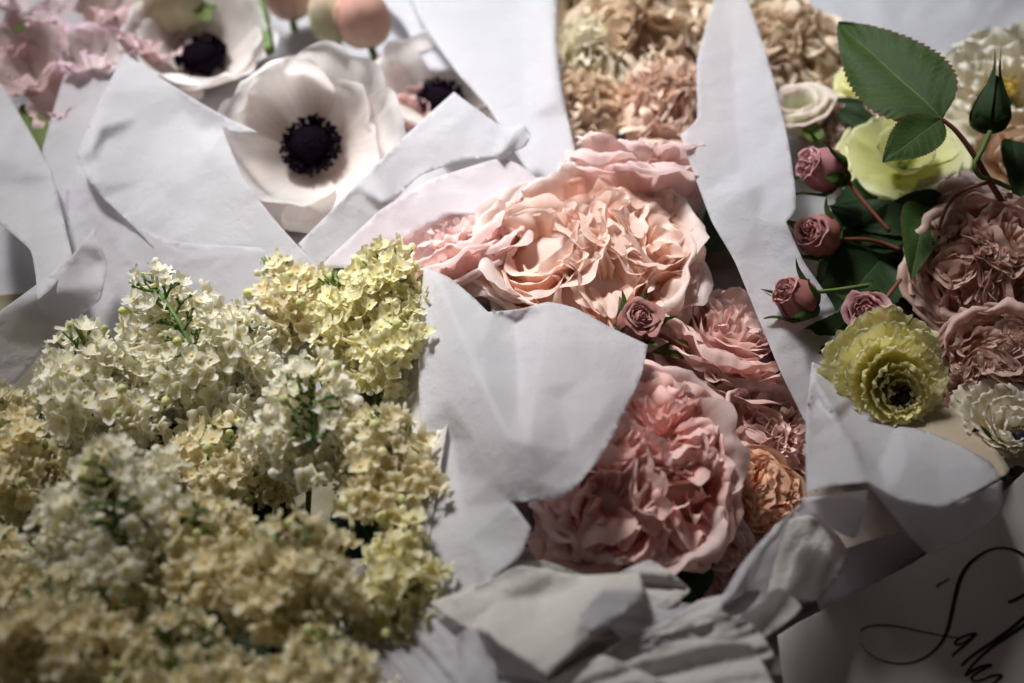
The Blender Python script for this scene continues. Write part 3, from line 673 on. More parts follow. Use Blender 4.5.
# ------------------------------------------------------------------ leaves of the spray rose
branch = root('rose_leaf_branch', P(942, 118, 8.6), None, 'pair of serrated green rose leaves on a red stalk held above the yellow flower', 'leaves')
leaf((942,119,8.6), (838,18,9.6), 96, CV(-.12, .25, 1), LEAF, None, branch, seed=2, serr=.07, fold=.10, curl=.05, base_round=.66, nv=121)
leaf((941,119,8.6), (884,160,7.6), 48, CV(-.1, .45, .9), LEAF, None, branch, seed=3, serr=.07, fold=.12, curl=.05, base_round=.72, nv=121)
wtube([(940,118,8.6),(955,130,8.0),(972,152,6.8),(990,182,5.0),(1010,215,2.5)], [.0009, .0011, .0013, .0015, .0016], 'stalk', REDSTEM, branch)
wtube([(990,182,5.0),(965,190,4.4),(948,205,3.4),(938,230,2.4)], .0008, 'side_stalk', REDSTEM, branch)
for i, (a, b_, w, mt, lab) in enumerate([
  ((925,205,1.6), (915,268,2.4), 44, LEAF, 'curled green leaf half in shadow, right of the dark foliage'),
  ((905,240,-.4), (830,200,.4), 60, DARKLEAF, 'very dark rose leaf between the two upper rosebuds'),
  ((950,215,-.4), (860,222,.8), 54, DARKLEAF, 'very dark narrow rose leaf under the yellow hellebore'),
  ((900,330,.2), (782,340,1.4), 56, DARKLEAF, 'dark rose leaf under the lowest rosebuds'),
  ((880,260,-1), (820,330,-.6), 80, DARKLEAF, 'broad dark leaf behind the rosebud stalks'),
  ((960,300,-1.8), (880,260,-1.2), 90, DARKLEAF, 'broad dark leaf in the deep shade left of the dusty roses'),
  ((900,190,-1.6), (820,300,-2.0), 90, DARKLEAF, 'lowest dark leaf in the gap beside the tall tissue'),
  ((840,110,.6), (890,130,.8), 26, DARKLEAF, 'small dark leaf under the big serrated leaf'),
  ((1012,140,3.6), (1030,215,3.4), 34, DARKLEAF, 'dark leaf cut by the right edge beside the green bud'),
  ((700,600,-3), (660,560,-2.6), 60, DARKLEAF, 'dark leaf in the gap beneath the pale shaded rose'),
  ((690,350,-.2), (655,350,.8), 22, OLIVE, 'small olive leaf between the two big roses'),
  ((742,215,-2.2), (700,250,-2), 60, DARKLEAF, 'dark leaf behind the peach rose beside the tall tissue'),
  ((800,420,-3.2), (720,400,-3), 110, DARKLEAF, 'dark leaf under the dim dusty roses'),
  ((1000,450,-1), (960,470,-.6), 60, DARKLEAF, 'dark leaf under the white ranunculus at the right edge'),
  ]): leaf(a, b_, w, CV(.1 * (i % 3 - 1), .35, 1), mt, lab, seed=20 + i, name='rose_leaf', serr=.05)

# ------------------------------------------------------------------ ranunculus
YE = petal_mat('yellow_petal', (.84, .72, .22), (.92, .85, .38), (.94, .90, .56), .35, .5, mottle=.1)
YE2 = petal_mat('yellow_pale', (.85, .76, .26), (.93, .88, .46), (.95, .92, .64), .35, .5, mottle=.1, edge=(.62, .50, .22))
BLACK = simple_mat('black_centre', (.010, .008, .012), rough=.6, var=.4, scale=900)
WH = petal_mat('cream_petal', (.80, .70, .46), (.90, .84, .70), (.93, .89, .80), .35, .5)
rings(889, 378, 1.6, 66, CV(.10, -.12, 1), 'yellow ranunculus with packed petals and a small black centre', [YE2, YE2, YE, YE, YE], [20, 20, 18, 15, 11, 8, 6], [1.0, .88, .76, .62, .46, .34, .24], [-.28, -.08, .08, .16, .18, .16, .10], seed=2, centre=(.12, BLACK, 30), off=(.22, -.30), serr=.0, ruf=.07)
rings(1004, 416, .2, 50, CV(0, .5, .8), 'creamy white ranunculus at the right edge below the dusty roses', [WH], [14, 14, 12, 10, 8, 6], [1.0, .9, .76, .6, .44, .28], [-.2, 0, .12, .18, .2, .2], seed=4, centre=(.14, BLACK, 20), off=(.2, -.5))
# yellow hellebore and the pleated white flower
LEM = petal_mat('lemon_petal', (.70, .70, .26), (.88, .87, .46), (.92, .92, .62), .42, .5)
rings(905, 152, 1.0, 66, CV(-.1, .5, .8), 'lemon yellow double hellebore behind the serrated leaves', [LEM], [7, 7, 5], [1.0, .84, .5], [-.25, -.05, .12], seed=5, name='hellebore', cat='hellebore', ruf=.06, cut=.5)
rings(868, 84, -.5, 30, CV(-.6, .5, .6), 'half closed lemon yellow hellebore left of the big leaf', [LEM], [5, 4], [1.0, .7], [.5, .6], seed=6, name='hellebore', cat='hellebore', cut=.4)
rings(1008, 92, 1.2, 86, CV(-.35, .35, .9), 'large pleated creamy white flower at the top right corner', [WH], [12, 12, 10, 8], [1.0, .82, .6, .4], [-.15, .05, .18, .2], seed=7, name='pleated_flower', cat='flower', ruf=.14, centre=(.07, simple_mat('yellow_centre', (.6, .42, .08)), 20))
rings(1018, 160, .6, 46, CV(-.2, .1, 1), 'peach cream bloom at the right edge under the green bud', [petal_mat('peachcream', (.75, .45, .25), (.8, .6, .42), (.82, .68, .52))], [7, 6, 5], [1.0, .8, .5], [.0, .15, .2], seed=8, name='peach_bloom', cat='flower')
MAU = petal_mat('mauve_petal', (.50, .32, .32), (.62, .46, .46), (.68, .54, .55), .4, .5)
rings(962, 218, -.2, 52, CV(-.2, .4, .9), 'dusky mauve open bloom behind the red stalks', [MAU], [6, 5, 4], [1.0, .8, .5], [-.05, .1, .2], seed=9, name='mauve_bloom', cat='flower', ruf=.16)
rings(1000, 225, .4, 30, CV(.2, .3, .9), 'small mauve petalled bloom at the right, above the dusty peach rose', [MAU], [5, 4], [1.0, .7], [.05, .2], seed=10, name='mauve_bloom', cat='flower', ruf=.16)
# small textured pink cluster
CLU = petal_mat('cluster_pink', (.45, .25, .22), (.66, .48, .44), (.76, .62, .58), .3, .6, mottle=.3)
rose(846, 132, -1.0, 44, CV(-.2, .5, .8), 'crumpled dusty pink carnation behind the highest rosebud', CLU, CLU, seed=31, outer=1, nout=7, name='carnation', cat='carnation', group=None, ruf=.3, step=.12)
# pink rimmed pale bloom
PW = petal_mat('pinkrim', (.62, .66, .36), (.80, .76, .66), (.82, .62, .60), .42, .5, edge=(.80, .34, .40))
rings(800, 116, -.6, 38, CV(-.25, .75, .6), 'cupped white bloom with a pink rim beside the tall tissue', [PW], [5, 4, 3], [1.0, .85, .6], [.35, .5, .5], seed=12, name='lisianthus', cat='lisianthus', ruf=.10, cut=.35, spanf=1.5)
leaf((818,142,.2), (800,108,.6), 20, CV(0, .1, 1), OLIVE, 'small pale green calyx leaf on the pink rimmed bloom', seed=4, serr=0)
leaf((868,104,.4), (818,96,.8), 9, CV(0, .3, 1), DARKLEAF, 'thin blue green grass blade pointing left below the big leaf', seed=5, serr=0, name='grass_blade', cat='leaf')

# ------------------------------------------------------------------ carnations at the top
CB = petal_mat('carnation_tan', (.60, .38, .24), (.76, .58, .42), (.84, .70, .54), .3, .6, mottle=.2)
CY = petal_mat('carnation_cream', (.70, .54, .34), (.84, .74, .54), (.88, .83, .68), .3, .6, mottle=.2)
CC = petal_mat('carnation_coral', (.60, .34, .24), (.76, .52, .40), (.82, .64, .52), .3, .6, mottle=.2)
for (x, y, dd, r, m, lab, sd) in [(640,30,-.2,80,CB,'tan ruffled carnation in the middle of the top edge',41),(592,50,-.5,52,CY,'cream ruffled carnation left of the tan one, beside the white tissue',42),(668,96,-1.0,52,CC,'rosy tan ruffled carnation just above the pale pink rose',43),(785,42,-.8,62,CB,'tan ruffled carnation right of the tall curved tissue',44),(745,10,-1.2,50,CY,'pale ruffled carnation behind the tip of the tall tissue',45),(585,100,-1.4,44,CB,'shaded tan carnation low beside the white tissue',46),(570,0,-.8,50,CY,'cream carnation cut by the top edge beside the white tissue',47)]:
    rose(x, y, dd, r, CV(.1 * math.sin(sd), .6, .8), lab, m, m, seed=sd, outer=1, nout=7, name='carnation', cat='carnation', group='carnations along the top', ruf=.30, step=.12, fine=.2, warp=.3, dome=.6, lean=.16)

# ------------------------------------------------------------------ anemones
AN = petal_mat('anemone_petal', (.78, .68, .62), (.92, .87, .84), (.94, .91, .90), .62, .5, vein=.16, mottle=.04)
ANC = simple_mat('anemone_black', (.009, .005, .010), rough=1, var=.5, scale=1200, spec=0.03)
def anemone(px, py, d, Rpx, n, label, seed, counts=(6, 5), cr=.29, tl=(.12, .20), mat=AN):
    R = Rpx * mpp(px, py, d); rnd = random.Random(seed); rt = root('anemone', P(px, py, d), n, label, 'anemone', 'white anemones with black centres')
    for k, m in enumerate(counts):
        for i in range(m):
            b = MB(); f = (1 - .16 * k) * rnd.uniform(.90, 1.08); h = tl[k] + rnd.uniform(-.14, .16)
            prof = [(.05 * R, -.30 * R), (.35 * R * f, -.27 * R), (.72 * R * f, (-.14 + h * .3) * R), (.95 * R * f, (h - .02) * R), (1.06 * R * f, (h + rnd.uniform(-.04, .06)) * R)]
            ppetal(b, 2 * math.pi * (i + .5 * k) / m + rnd.uniform(-.15, .15), math.pi / m * 1.5, prof, ruf=.13, rf=1.7, fine=.16, seed=seed * 5 + i * 3.1 + k * 31, cut=.46, nu=29, nv=13, R=R, rufp=3, notch=rnd.choice((0, .05, .08)))
            b.build('petal', mat, rt)
    b = MB(); b.blob((0, 0, -.17 * R), cr * R * .84, (1, 1, .75), 20, 14, .06, 6, seed)
    for i in range(260):
        th = math.acos(1 - i / 260 * 1.1); ph = i * 2.39996; b.blob((cr * R * .86 * math.sin(th) * math.cos(ph), cr * R * .86 * math.sin(th) * math.sin(ph), -.17 * R + cr * R * .645 * math.cos(th)), .035 * cr * R * 1.3, (1, 1, 1), 5, 4)
    b.build('centre', ANC, rt)
    b = MB()
    for i in range(240):
        a = rnd.uniform(0, 6.283); q = cr * R * rnd.uniform(.85, 1.16); z = -.27 * R + cr * R * rnd.uniform(.25, .8)
        p0 = Vector((.6 * cr * R * math.cos(a), .6 * cr * R * math.sin(a), -.24 * R)); p1 = Vector((q * math.cos(a), q * math.sin(a), z))
        b.tube([p0, (p0 + p1) / 2 + Vector((0, 0, .03 * R)), p1], .005 * R, 4); b.blob(p1, .021 * R, (1, 1, 1.2), 6, 4)
    b.build('stamens', ANC, rt); stem_part(rt, .07, .0025); return rt
anemone(308, 142, .4, 92, CV(-.10, .15, 1), 'large open white anemone facing the viewer beside the folded tissue', 2)
anemone(200, 48, -.8, 78, CV(.05, .55, .8), 'blurred white anemone at the top left behind the folded tissue', 3)
anemone(440, 92, -2.4, 70, CV(0, .5, .8), 'white anemone half hidden behind the bright tissue point', 4)
AN2 = petal_mat('blush_petal', (.7, .35, .32), (.78, .5, .48), (.82, .62, .60), .4, .5)
rings(296, 212, -4.2, 56, CV(0, .3, 1), 'pink bloom peeping out under the large anemone', [AN2], [7, 6, 5], [1.0, .8, .5], [0, .1, .2], seed=14, name='pink_bloom', cat='flower')
rings(408, 116, -3.6, 46, CV(.1, .5, .8), 'small pink bloom between the large anemone and the half hidden one', [AN2], [7, 6, 5], [1.0, .8, .5], [0, .1, .2], seed=15, name='pink_bloom', cat='flower')
# tulip like buds
TU = petal_mat('tulip_pink', (.80, .66, .50), (.84, .58, .48), (.82, .44, .38), .4, .45)
TG = petal_mat('tulip_pale', (.62, .62, .36), (.78, .74, .52), (.80, .50, .46), .4, .45)
def ball(px, py, d, Rpx, n, label, mat, seed, tall=1.1):
    R = Rpx * mpp(px, py, d); rnd = random.Random(seed); rt = root('ranunculus_bud', P(px, py, d), n, label, 'flower bud', 'round pink buds')
    for k in range(11):
        f = 1 - .05 * k; b = MB()
        prof = [(.1 * R, -R), (.8 * R * f, -.7 * R), (1.0 * R * f, 0), (.8 * R * f, .62 * R * tall), (.42 * R * f, .92 * R * tall), (.25 * R * f, .98 * tall * R)]
        ppetal(b, k * 2.4, 1.15, prof, ruf=.05, seed=seed + k * 2.2, cut=.25, nu=17, nv=11, R=R); b.build('petal', mat, rt)
    b = MB(); b.blob((0, 0, 0), .8 * R, (1, 1, 1)); b.build('core', mat, rt); stem_part(rt, .06, .0022)
ball(362, 20, .6, 29, CV(-.2, .7, .7), 'round pink and peach bud near the top edge above the anemones', TU, 1)
ball(170, 4, .2, 36, CV(0, .6, .8), 'pale green and pink bud at the top edge above the blurred anemone', TG, 2)
ball(288, -6, .4, 26, CV(0, .6, .8), 'coral bud cut by the top edge', TU, 3)
ball(330, 25, -.4, 20, CV(-.3, .8, .5), 'narrow cream bud left of the round pink bud', TG, 4, 1.7)
st = root('flower_stem', P(265, 25, .8), None, 'thick green flower stem slanting down from the top edge', 'stem'); wtube([(254,-30,1.2),(262,10,.8),(270,52,.2)], .0026, 'stem', STEM, st)
st = root('flower_stem', P(62, 5, .8), None, 'thin dark green stem between the sweet peas at the top left', 'stem'); wtube([(58,-30,1.2),(61,0,.9),(60,30,.2)], .0016, 'stem', STEM, st)
# sweet peas
SP = petal_mat('sweetpea', (.74, .62, .58), (.80, .70, .70), (.80, .56, .66), .42, .5, edge=(.78, .34, .58))
SP2 = petal_mat('sweetpea_dusk', (.58, .44, .40), (.68, .52, .50), (.72, .50, .54), .4, .5)
def sweetpea(px, py, d, Rpx, n, label, mat, seed):
    R = Rpx * mpp(px, py, d); rnd = random.Random(seed); rt = root('sweet_pea', P(px, py, d), n, label, 'sweet pea', 'sweet peas in the top left corner')
    for k, (a, sp, f, h) in enumerate([(1.2, 1.0, 1.0, .25), (2.3, .9, .95, .2), (-.9, .8, .75, .45), (-2.2, .8, .75, .4), (-1.57, .7, .5, .6)]):
        b = MB(); prof = [(.05 * R, -.35 * R), (.5 * R * f, -.1 * R), (.9 * R * f, h * R), (1.05 * R * f, (h + .05) * R)]
        ppetal(b, a + rnd.uniform(-.2, .2), sp, prof, ruf=.22, rf=1.8, seed=seed * 3 + k * 7.7, cut=.3, nu=19, nv=11, R=R); b.build('petal', mat, rt)
    b = MB(); b.blob((0, 0, -.38 * R), .2 * R); b.build('calyx', OLIVE, rt)
for (x, y, dd, r, m, a, lab) in [(95,62,.6,44,SP,(.2,.6,.8),'white sweet pea with a bright pink rim above the folded tissue'),(52,22,.8,32,SP,(-.2,.7,.7),'small white and pink sweet pea near the green calyx'),(35,78,-.2,46,SP2,(-.2,.4,.9),'dusky blush sweet pea at the left edge'),(18,45,.2,30,SP2,(-.3,.3,.9),'small blush sweet pea touching the left edge'),(105,20,-.4,46,SP2,(.3,.6,.7),'blush sweet pea at the top, left of the pale green bud'),(15,5,-.2,36,SP,(-.2,.7,.7),'white sweet pea in the very corner'),(70,110,-1.2,44,SP2,(0,.4,.9),'shaded pink sweet pea low behind the tissue'),(150,50,-1.0,46,SP2,(.3,.6,.7),'blush sweet pea beside the blurred anemone')]:
    sweetpea(x, y, dd, r, CV(*a), lab, m, x)
for i, (a, b_, w, lab) in enumerate([((22,40,1.0),(40,18,1.4),24,'pale green calyx leaf left of the small pink sweet pea'),((40,150,-.6),(20,95,.0),36,'olive green leaf behind the leftmost tissue point'),((205,22,.6),(198,-4,.8),18,'small green leaf above the blurred anemone'),((208,12,.4),(214,-8,.6),14,'tiny green leaf at the top edge above the blurred anemone'),((125,28,.4),(120,14,.6),12,'tiny green leaf beside the pale green bud')]):
    leaf(a, b_, w, CV(.2, .4, .9), OLIVE, lab, seed=60 + i, serr=0, name='green_leaf')

# ------------------------------------------------------------------ tissue paper
def T(lab, outline, mat=TISSUE, **k): return sheet('tissue_paper', outline, mat, label=lab, group=k.pop('group', None), **k)[0]
C = 1
# far sheets under the blooms
T('flat white tissue lying behind the anemones along the top edge', [(-60,-60,-3.2,C),(620,-60,-3.2,C),(620,210,-5.0,C),(300,330,-5.2,C),(-60,330,-5.2,C)], seed=1, crinkle=2.2, step=9)
T('grey white tissue behind the carnations and the hellebores at the top right', [(540,-60,-3.0,C),(1080,-60,-2.6,C),(1080,200,-3.6,C),(560,260,-5.0,C)], seed=2, crinkle=2.5, step=9, inner=[(840,40,-2.4)])
T('tissue lining with painted brown shade under the bouquet of dusty roses', [(560,180,-5,C),(1080,150,-4,C),(1080,520,-3.6,C),(560,640,-5,C)], mat=simple_mat('shade_paper', (.16, .12, .10)), seed=3, crinkle=2, step=10)  # dark brown base colour stands in for the shade between the roses
T('tissue lining with painted dark shade under the lilac sprays', [(-60,300,-5,C),(440,260,-5,C),(440,740,-3.6,C),(-60,740,-3.6,C)], mat=simple_mat('shade_paper2', (.13, .11, .06)), seed=4, crinkle=2, step=10)  # lining coloured dark to paint the shade in gaps between sprays

# left edge
T('narrow greyish tissue point behind the leftmost sheet and the big folded one', [(42,150,-.2,C),(64,76,1.0),(82,70,1.3),(112,74,1.2,C),(100,130,.4),(84,200,-.4),(60,240,-1,C)], mat=THIN, seed=5, crinkle=.7)
T('white tissue sheet at the left edge with a downward pointed corner', [(-30,30,2.2,C),(0,82,2.0),(28,128,1.7),(52,171,1.4,C),(62,212,1.1),(74,262,1.4,C),(50,290,2.0,C),(38,300,2.2,C),(30,250,1.8),(-30,200,1.2,C)], seed=6, folds=[[(0,158,2.3),(26,170,2.0),(52,171,1.4)],[(22,186,1.5),(38,296,2.0)]], crinkle=.8)
T('long grey white tissue strip crossing the left edge under the pointed corner', [(-40,330,1.4,C),(-10,318,1.5),(40,282,1.8),(72,255,2.2),(94,228,2.8,C),(107,262,2.0),(100,300,.6),(60,330,-.6),(20,380,-1.2),(-40,420,-1.0,C)], mat=THIN, seed=7, folds=[[(0,310,1.7),(60,290,1.6),(100,262,1.4)]], crinkle=.9)
# big folded sheet
T('shaded lower sheet behind the lilac tips under the big folded tissue', [(66,190,-.4,C),(78,165,.6,C),(100,190,1.0),(130,222,1.0),(180,242,1.0),(300,250,.2,C),(360,330,-1.5),(300,420,-3),(150,420,-3),(60,330,-2.4,C)], mat=THIN, seed=8, crinkle=1.2)
T('big upright white tissue folded to a sharp point at the upper left', [(124,53,3.6,C),(160,77,3.5),(196,100,3.3),(228,118,3.2),(258,132,3.6,C),(238,134,3.0),(222,127,2.6,C),(232,152,2.4),(242,175,2.2,C),(270,214,1.4),(300,248,.7),(324,272,.2,C),(300,300,-1),(240,310,-1.2),(180,275,-.2),(135,228,1.2),(95,190,2.0),(80,165,2.4),(76,153,2.6,C),(98,104,3.2)],
  seed=9, folds=[[(92,165,2.3),(105,140,2.4),(140,117,2.5),(185,112,2.5),(222,127,2.4)],[(120,136,2.2),(160,128,2.1),(200,130,2.1)],[(175,117,2.4),(210,152,2.5),(242,175,2.3)],[(100,128,3.2),(92,150,3.0),(96,185,2.4)]], inner=[(150,180,1.3),(180,210,.7),(140,90,3.3)], crinkle=.45, step=4)
# bright sheet right of the anemone
T('bright white tissue flap rising to a point in front of the half hidden anemone', [(454,92,4.0,C),(478,110,3.7),(505,128,3.4),(524,124,3.2,C),(531,135,2.9,C),(526,146,2.7),(502,158,2.4,C),(465,160,2.2),(420,176,1.8),(395,200,1.0),(360,236,.4),(315,270,-.2,C),(298,244,.5,C),(330,212,1.4),(380,160,2.6),(420,122,3.3)],
  seed=10, folds=[[(386,204,1.8),(430,186,2.4),(500,156,3.2)],[(500,156,3.0),(524,126,3.4)]], inner=[(430,140,2.9)], crinkle=.35, step=4)
T('sheer tissue veil lying over the soft pink rose', [(380,210,1.6,C),(430,180,2.2),(500,158,2.4),(525,168,2.2),(545,186,1.8,C),(500,215,1.4),(450,215,1.2),(400,240,.8),(350,268,.4,C),(318,268,.2,C)], mat=paper_mat('veil_tissue', (.80, .74, .78), trans=.30, clear=.42), seed=11, crinkle=.8)
T('tall soft white tissue hanging from the top edge left of the carnations', [(395,-40,.6,C),(560,-40,2.0,C),(556,40,1.9),(566,110,1.2),(578,165,.6),(574,182,.2,C),(540,184,.1),(520,160,.2),(490,110,.6),(455,70,.8),(420,20,.6)], seed=12, folds=[[(520,0,1.0),(524,60,.9),(528,150,.4)],[(550,0,2.3),(556,100,1.7)]], crinkle=.5)
T('white tissue lump behind the half hidden anemone at the top', [(330,-40,-1.2,C),(430,-40,-1.0,C),(470,60,-.8),(430,70,-1.2),(400,20,-1.0)], seed=13, crinkle=1)
# tall curved sheet on the right
T('tall curved white tissue blade dividing the pink roses from the rosebuds', [(716,-10,4.6,C),(744,-10,4.6,C),(760,34,4.3),(776,88,4.0),(788,140,3.7),(795,186,3.5),(796,210,3.4),(786,222,3.2,C),(804,262,2.2),(830,300,1.2),(850,345,.2),(820,420,-.8),(806,424,-.6,C),(782,375,.6),(758,318,1.4),(735,262,2.2),(712,222,2.8),(696,180,3.3),(680,135,3.8,C),(697,118,3.6),(697,60,4.2)],
  seed=14, folds=[[(682,136,3.9),(740,170,3.0),(792,200,3.6)],[(730,0,4.4),(735,100,3.2),(740,170,2.8)],[(745,190,3.6),(770,260,2.0)]], inner=[(720,80,3.6),(775,130,3.3)], crinkle=.5, step=4)
# centre sheet
T('large white centre tissue with a V shaped fold between the lilac and the roses', [(424,266,2.6,C),(450,278,2.8),(474,298,2.8),(488,312,3.0,C),(520,309,3.4),(548,302,3.8),(575,308,3.8),(612,328,3.6),(648,345,3.5,C),(640,380,3.6),(622,418,3.8),(600,458,3.7),(578,484,3.5),(560,498,3.3),(535,501,3.0),(512,502,2.8,C),(531,528,2.8,C),(520,556,2.2),(500,572,1.8),(474,592,1.2),(440,600,.4),(420,560,.4),(424,480,.6),(420,420,1.0),(418,340,1.8)],
  seed=15, folds=[[(440,282,3.2),(462,335,3.6),(486,390,4.2),(508,436,4.6),(528,444,4.6)],[(528,444,4.6),(536,390,4.2),(548,310,4.0)],[(516,322,2.5),(519,362,2.9),(519,405,3.6)],[(572,452,3.9),(606,404,4.2),(612,398,4.1)],[(562,490,3.5),(572,452,3.9)],[(476,440,3.0),(490,480,2.8),(528,526,2.9)],[(452,440,1.0),(470,540,1.3),(478,586,1.0)],[(508,436,4.6),(504,484,3.3)],[(528,444,4.6),(534,480,3.7)],[(432,290,2.8),(446,400,2.2)]], inner=[(600,360,4.1),(560,400,3.9),(556,470,3.8)], crinkle=.45, step=4, cell=44)
T('inner translucent tissue edge between the lilac and the centre tissue', [(400,330,-1.0,C),(432,300,.6),(450,400,1.0),(440,470,1.4),(428,560,.4),(470,610,-.6),(380,650,-1.6,C),(380,450,-1.6)], mat=WARM, seed=16, crinkle=.8, pleat=(1.5, 34, .25))
T('dark patch painted as the shaded gap between the centre tissue and the coral rose', [(508,498,1.0,C),(532,496,1.0,C),(534,530,.2,C),(520,540,.2,C)], mat=simple_mat('painted_shade_gap', (.08,.04,.04)), seed=17, crinkle=.3)  # added dark patch, shade of the gap put into its colour
# bottom centre crumple
T('crumpled tissue with a downward point at the bottom centre', [(430,602,1.0,C),(470,588,1.4),(520,566,1.8),(580,575,1.6),(640,572,1.6,C),(646,592,2.0,C),(620,620,2.2),(580,650,2.4),(546,678,2.8,C),(520,660,2.4),(486,636,2.0),(455,622,1.2)],
  mat=WARM, pleat=(-.5, 40, .12), seed=18, folds=[[(484,632,2.3),(545,676,3.0),(600,625,2.6),(646,594,2.2)],[(578,618,2.8),(600,592,2.8),(640,588,2.3)],[(545,674,3.0),(560,632,2.4),(578,618,2.8)],[(460,596,1.8),(540,598,1.0),(600,580,2.0)]], crinkle=.6, step=4)
T('small bright tissue fold catching light under the coral rose', [(578,612,3.0,C),(602,588,3.1,C),(642,588,2.5,C),(644,598,2.3,C),(612,622,2.7,C),(588,632,2.8,C)], seed=19, crinkle=.3, inner=[(605,603,2.9)])
T('folded tissue strip beneath the coral rose', [(500,575,.6,C),(540,560,1.2),(600,580,1.5),(650,560,1.3),(690,590,.8),(660,612,.6),(600,602,.8),(540,610,.6)], mat=WARM, seed=20, crinkle=.8, step=3.5, pleat=(.1, 24, .3))
for i, (o, lab) in enumerate([
  ([(380,600,-.4,C),(440,610,.4),(490,640,.8),(500,700,.8,C),(360,700,0,C)], 'shadowed tissue twist left of the downward point'),
  ([(560,690,.2,C),(620,640,1.0),(700,610,1.2),(752,624,.8),(774,660,.6),(700,700,.4,C)], 'shadowed tissue strip right of the downward point'),
  ([(600,620,.4,C),(660,600,.9),(720,612,.9),(700,640,.6),(640,650,.8)], 'rounded tissue curl between the downward point and the card'),
  ([(620,665,1.4,C),(680,640,1.8),(750,644,1.6),(776,690,1.2,C),(640,700,1.2,C)], 'leaf shaped tissue fold along the bottom edge left of the card'),
  ([(440,620,-.2,C),(520,640,.6),(560,700,.6,C),(420,700,0,C)], 'dim tissue sheet at the bottom edge under the downward point'),
  ([(520,700,1.4,C),(600,655,1.7),(680,690,1.4,C)], 'low tissue ridge at the bottom edge'),
  ([(470,700,1.2,C),(455,640,1.6),(475,628,1.9),(505,700,1.4,C)], 'narrow twisted tissue strip at the bottom edge beside the lilac'),
  ([(640,640,1.3,C),(700,600,1.4),(760,590,1.2),(745,612,1.0),(690,628,1.1)], 'short tissue fold just left of the card corner')]):
    T(lab, o, mat=WARM if i % 2 else THIN, seed=30 + i, crinkle=.9, cell=30, step=3.5, pleat=((.9, -.35, .25, -.12, .3, -.3, 1.35, -.45)[i], 26, .32))
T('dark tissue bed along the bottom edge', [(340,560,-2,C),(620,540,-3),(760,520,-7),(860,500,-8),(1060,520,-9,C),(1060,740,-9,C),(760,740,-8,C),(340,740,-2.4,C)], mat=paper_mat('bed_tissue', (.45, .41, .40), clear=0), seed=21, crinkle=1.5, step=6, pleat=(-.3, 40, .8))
# right bottom papers
T('white tissue cuff with a rolled rim holding the yellow ranunculus', [(812,362,1.0,C),(806,420,2.6),(806,494,3.6,C),(830,486,3.7),(868,482,3.6,C),(900,500,3.2),(945,506,2.8),(1000,478,2.2,C),(990,462,1.6),(950,440,.4),(900,420,-.4),(850,380,-.6)],
  seed=22, folds=[[(818,400,1.2),(880,465,1.6),(905,462,2.4),(940,470,2.2),(985,465,2.1)],[(812,380,2.0),(850,440,2.4),(868,480,3.4)],[(905,462,2.4),(890,490,3.2)]], crinkle=.6, step=4)
T('pale translucent tissue fanning below the cuff at the right', [(866,482,3.0,C),(900,500,2.8),(950,505,2.6),(1002,480,2.2,C),(1000,510,1.4),(965,540,.8),(930,556,.6,C),(905,530,1.4)], mat=THIN, seed=23, folds=[[(870,484,3.0),(930,555,.8)],[(945,505,2.8),(950,540,1.0)]], crinkle=.6)
T('warm amber tissue between the yellow and the white ranunculus', [(870,430,-.4,C),(930,400,-.2),(980,430,-.2),(1010,470,.2),(990,480,.6),(940,450,.2)], mat=paper_mat('amber_tissue', (.70, .60, .46), trans=.4), seed=24, crinkle=.4)  # one even amber base colour
T('curling tissue ribbon from the lower left up to the cuff', [(660,632,-.2,C),(700,622,.6),(726,590,1.6),(740,566,2.2),(762,540,2.6),(800,504,2.8),(840,496,2.4),(868,500,2.0,C),(862,520,1.4),(856,538,1.2,C),(834,530,1.4),(812,515,1.4),(790,520,1.2),(775,560,.6),(765,600,0),(740,615,-.2),(700,640,-.4)],
  mat=THIN, seed=25, folds=[[(705,625,1.0),(735,592,2.2),(760,552,2.9),(800,508,3.1)]], crinkle=.5, step=4)
T('shaded tissue inside the curl of the ribbon', [(745,615,-.8,C),(750,570,-.2),(775,525,.6),(810,515,.6),(838,535,0),(850,560,-.8),(820,600,-1,C)], mat=WARM, seed=26, crinkle=.5, pleat=(-1.1, 30, .2))
T('pointed tissue tongue hanging beneath the cuff', [(800,498,1.0,C),(868,490,1.4,C),(864,515,1.1),(852,538,1.0,C),(830,528,.8)], mat=THIN, seed=27, crinkle=.4)
T('flat angular paper piece above the edge of the card', [(804,562,-.6,C),(902,530,-1,C),(930,548,-3.4,C),(888,578,-4.4,C),(820,612,-4,C)], mat=paper_mat('flat_paper', (.55, .52, .54), bump=.1), seed=28, crinkle=.1)
T('dim crumpled tissue between the ribbon and the card', [(730,612,-.4,C),(780,588,.4),(802,608,.3),(776,630,.2),(740,650,0)], mat=WARM, seed=29, crinkle=1.5, cell=18)

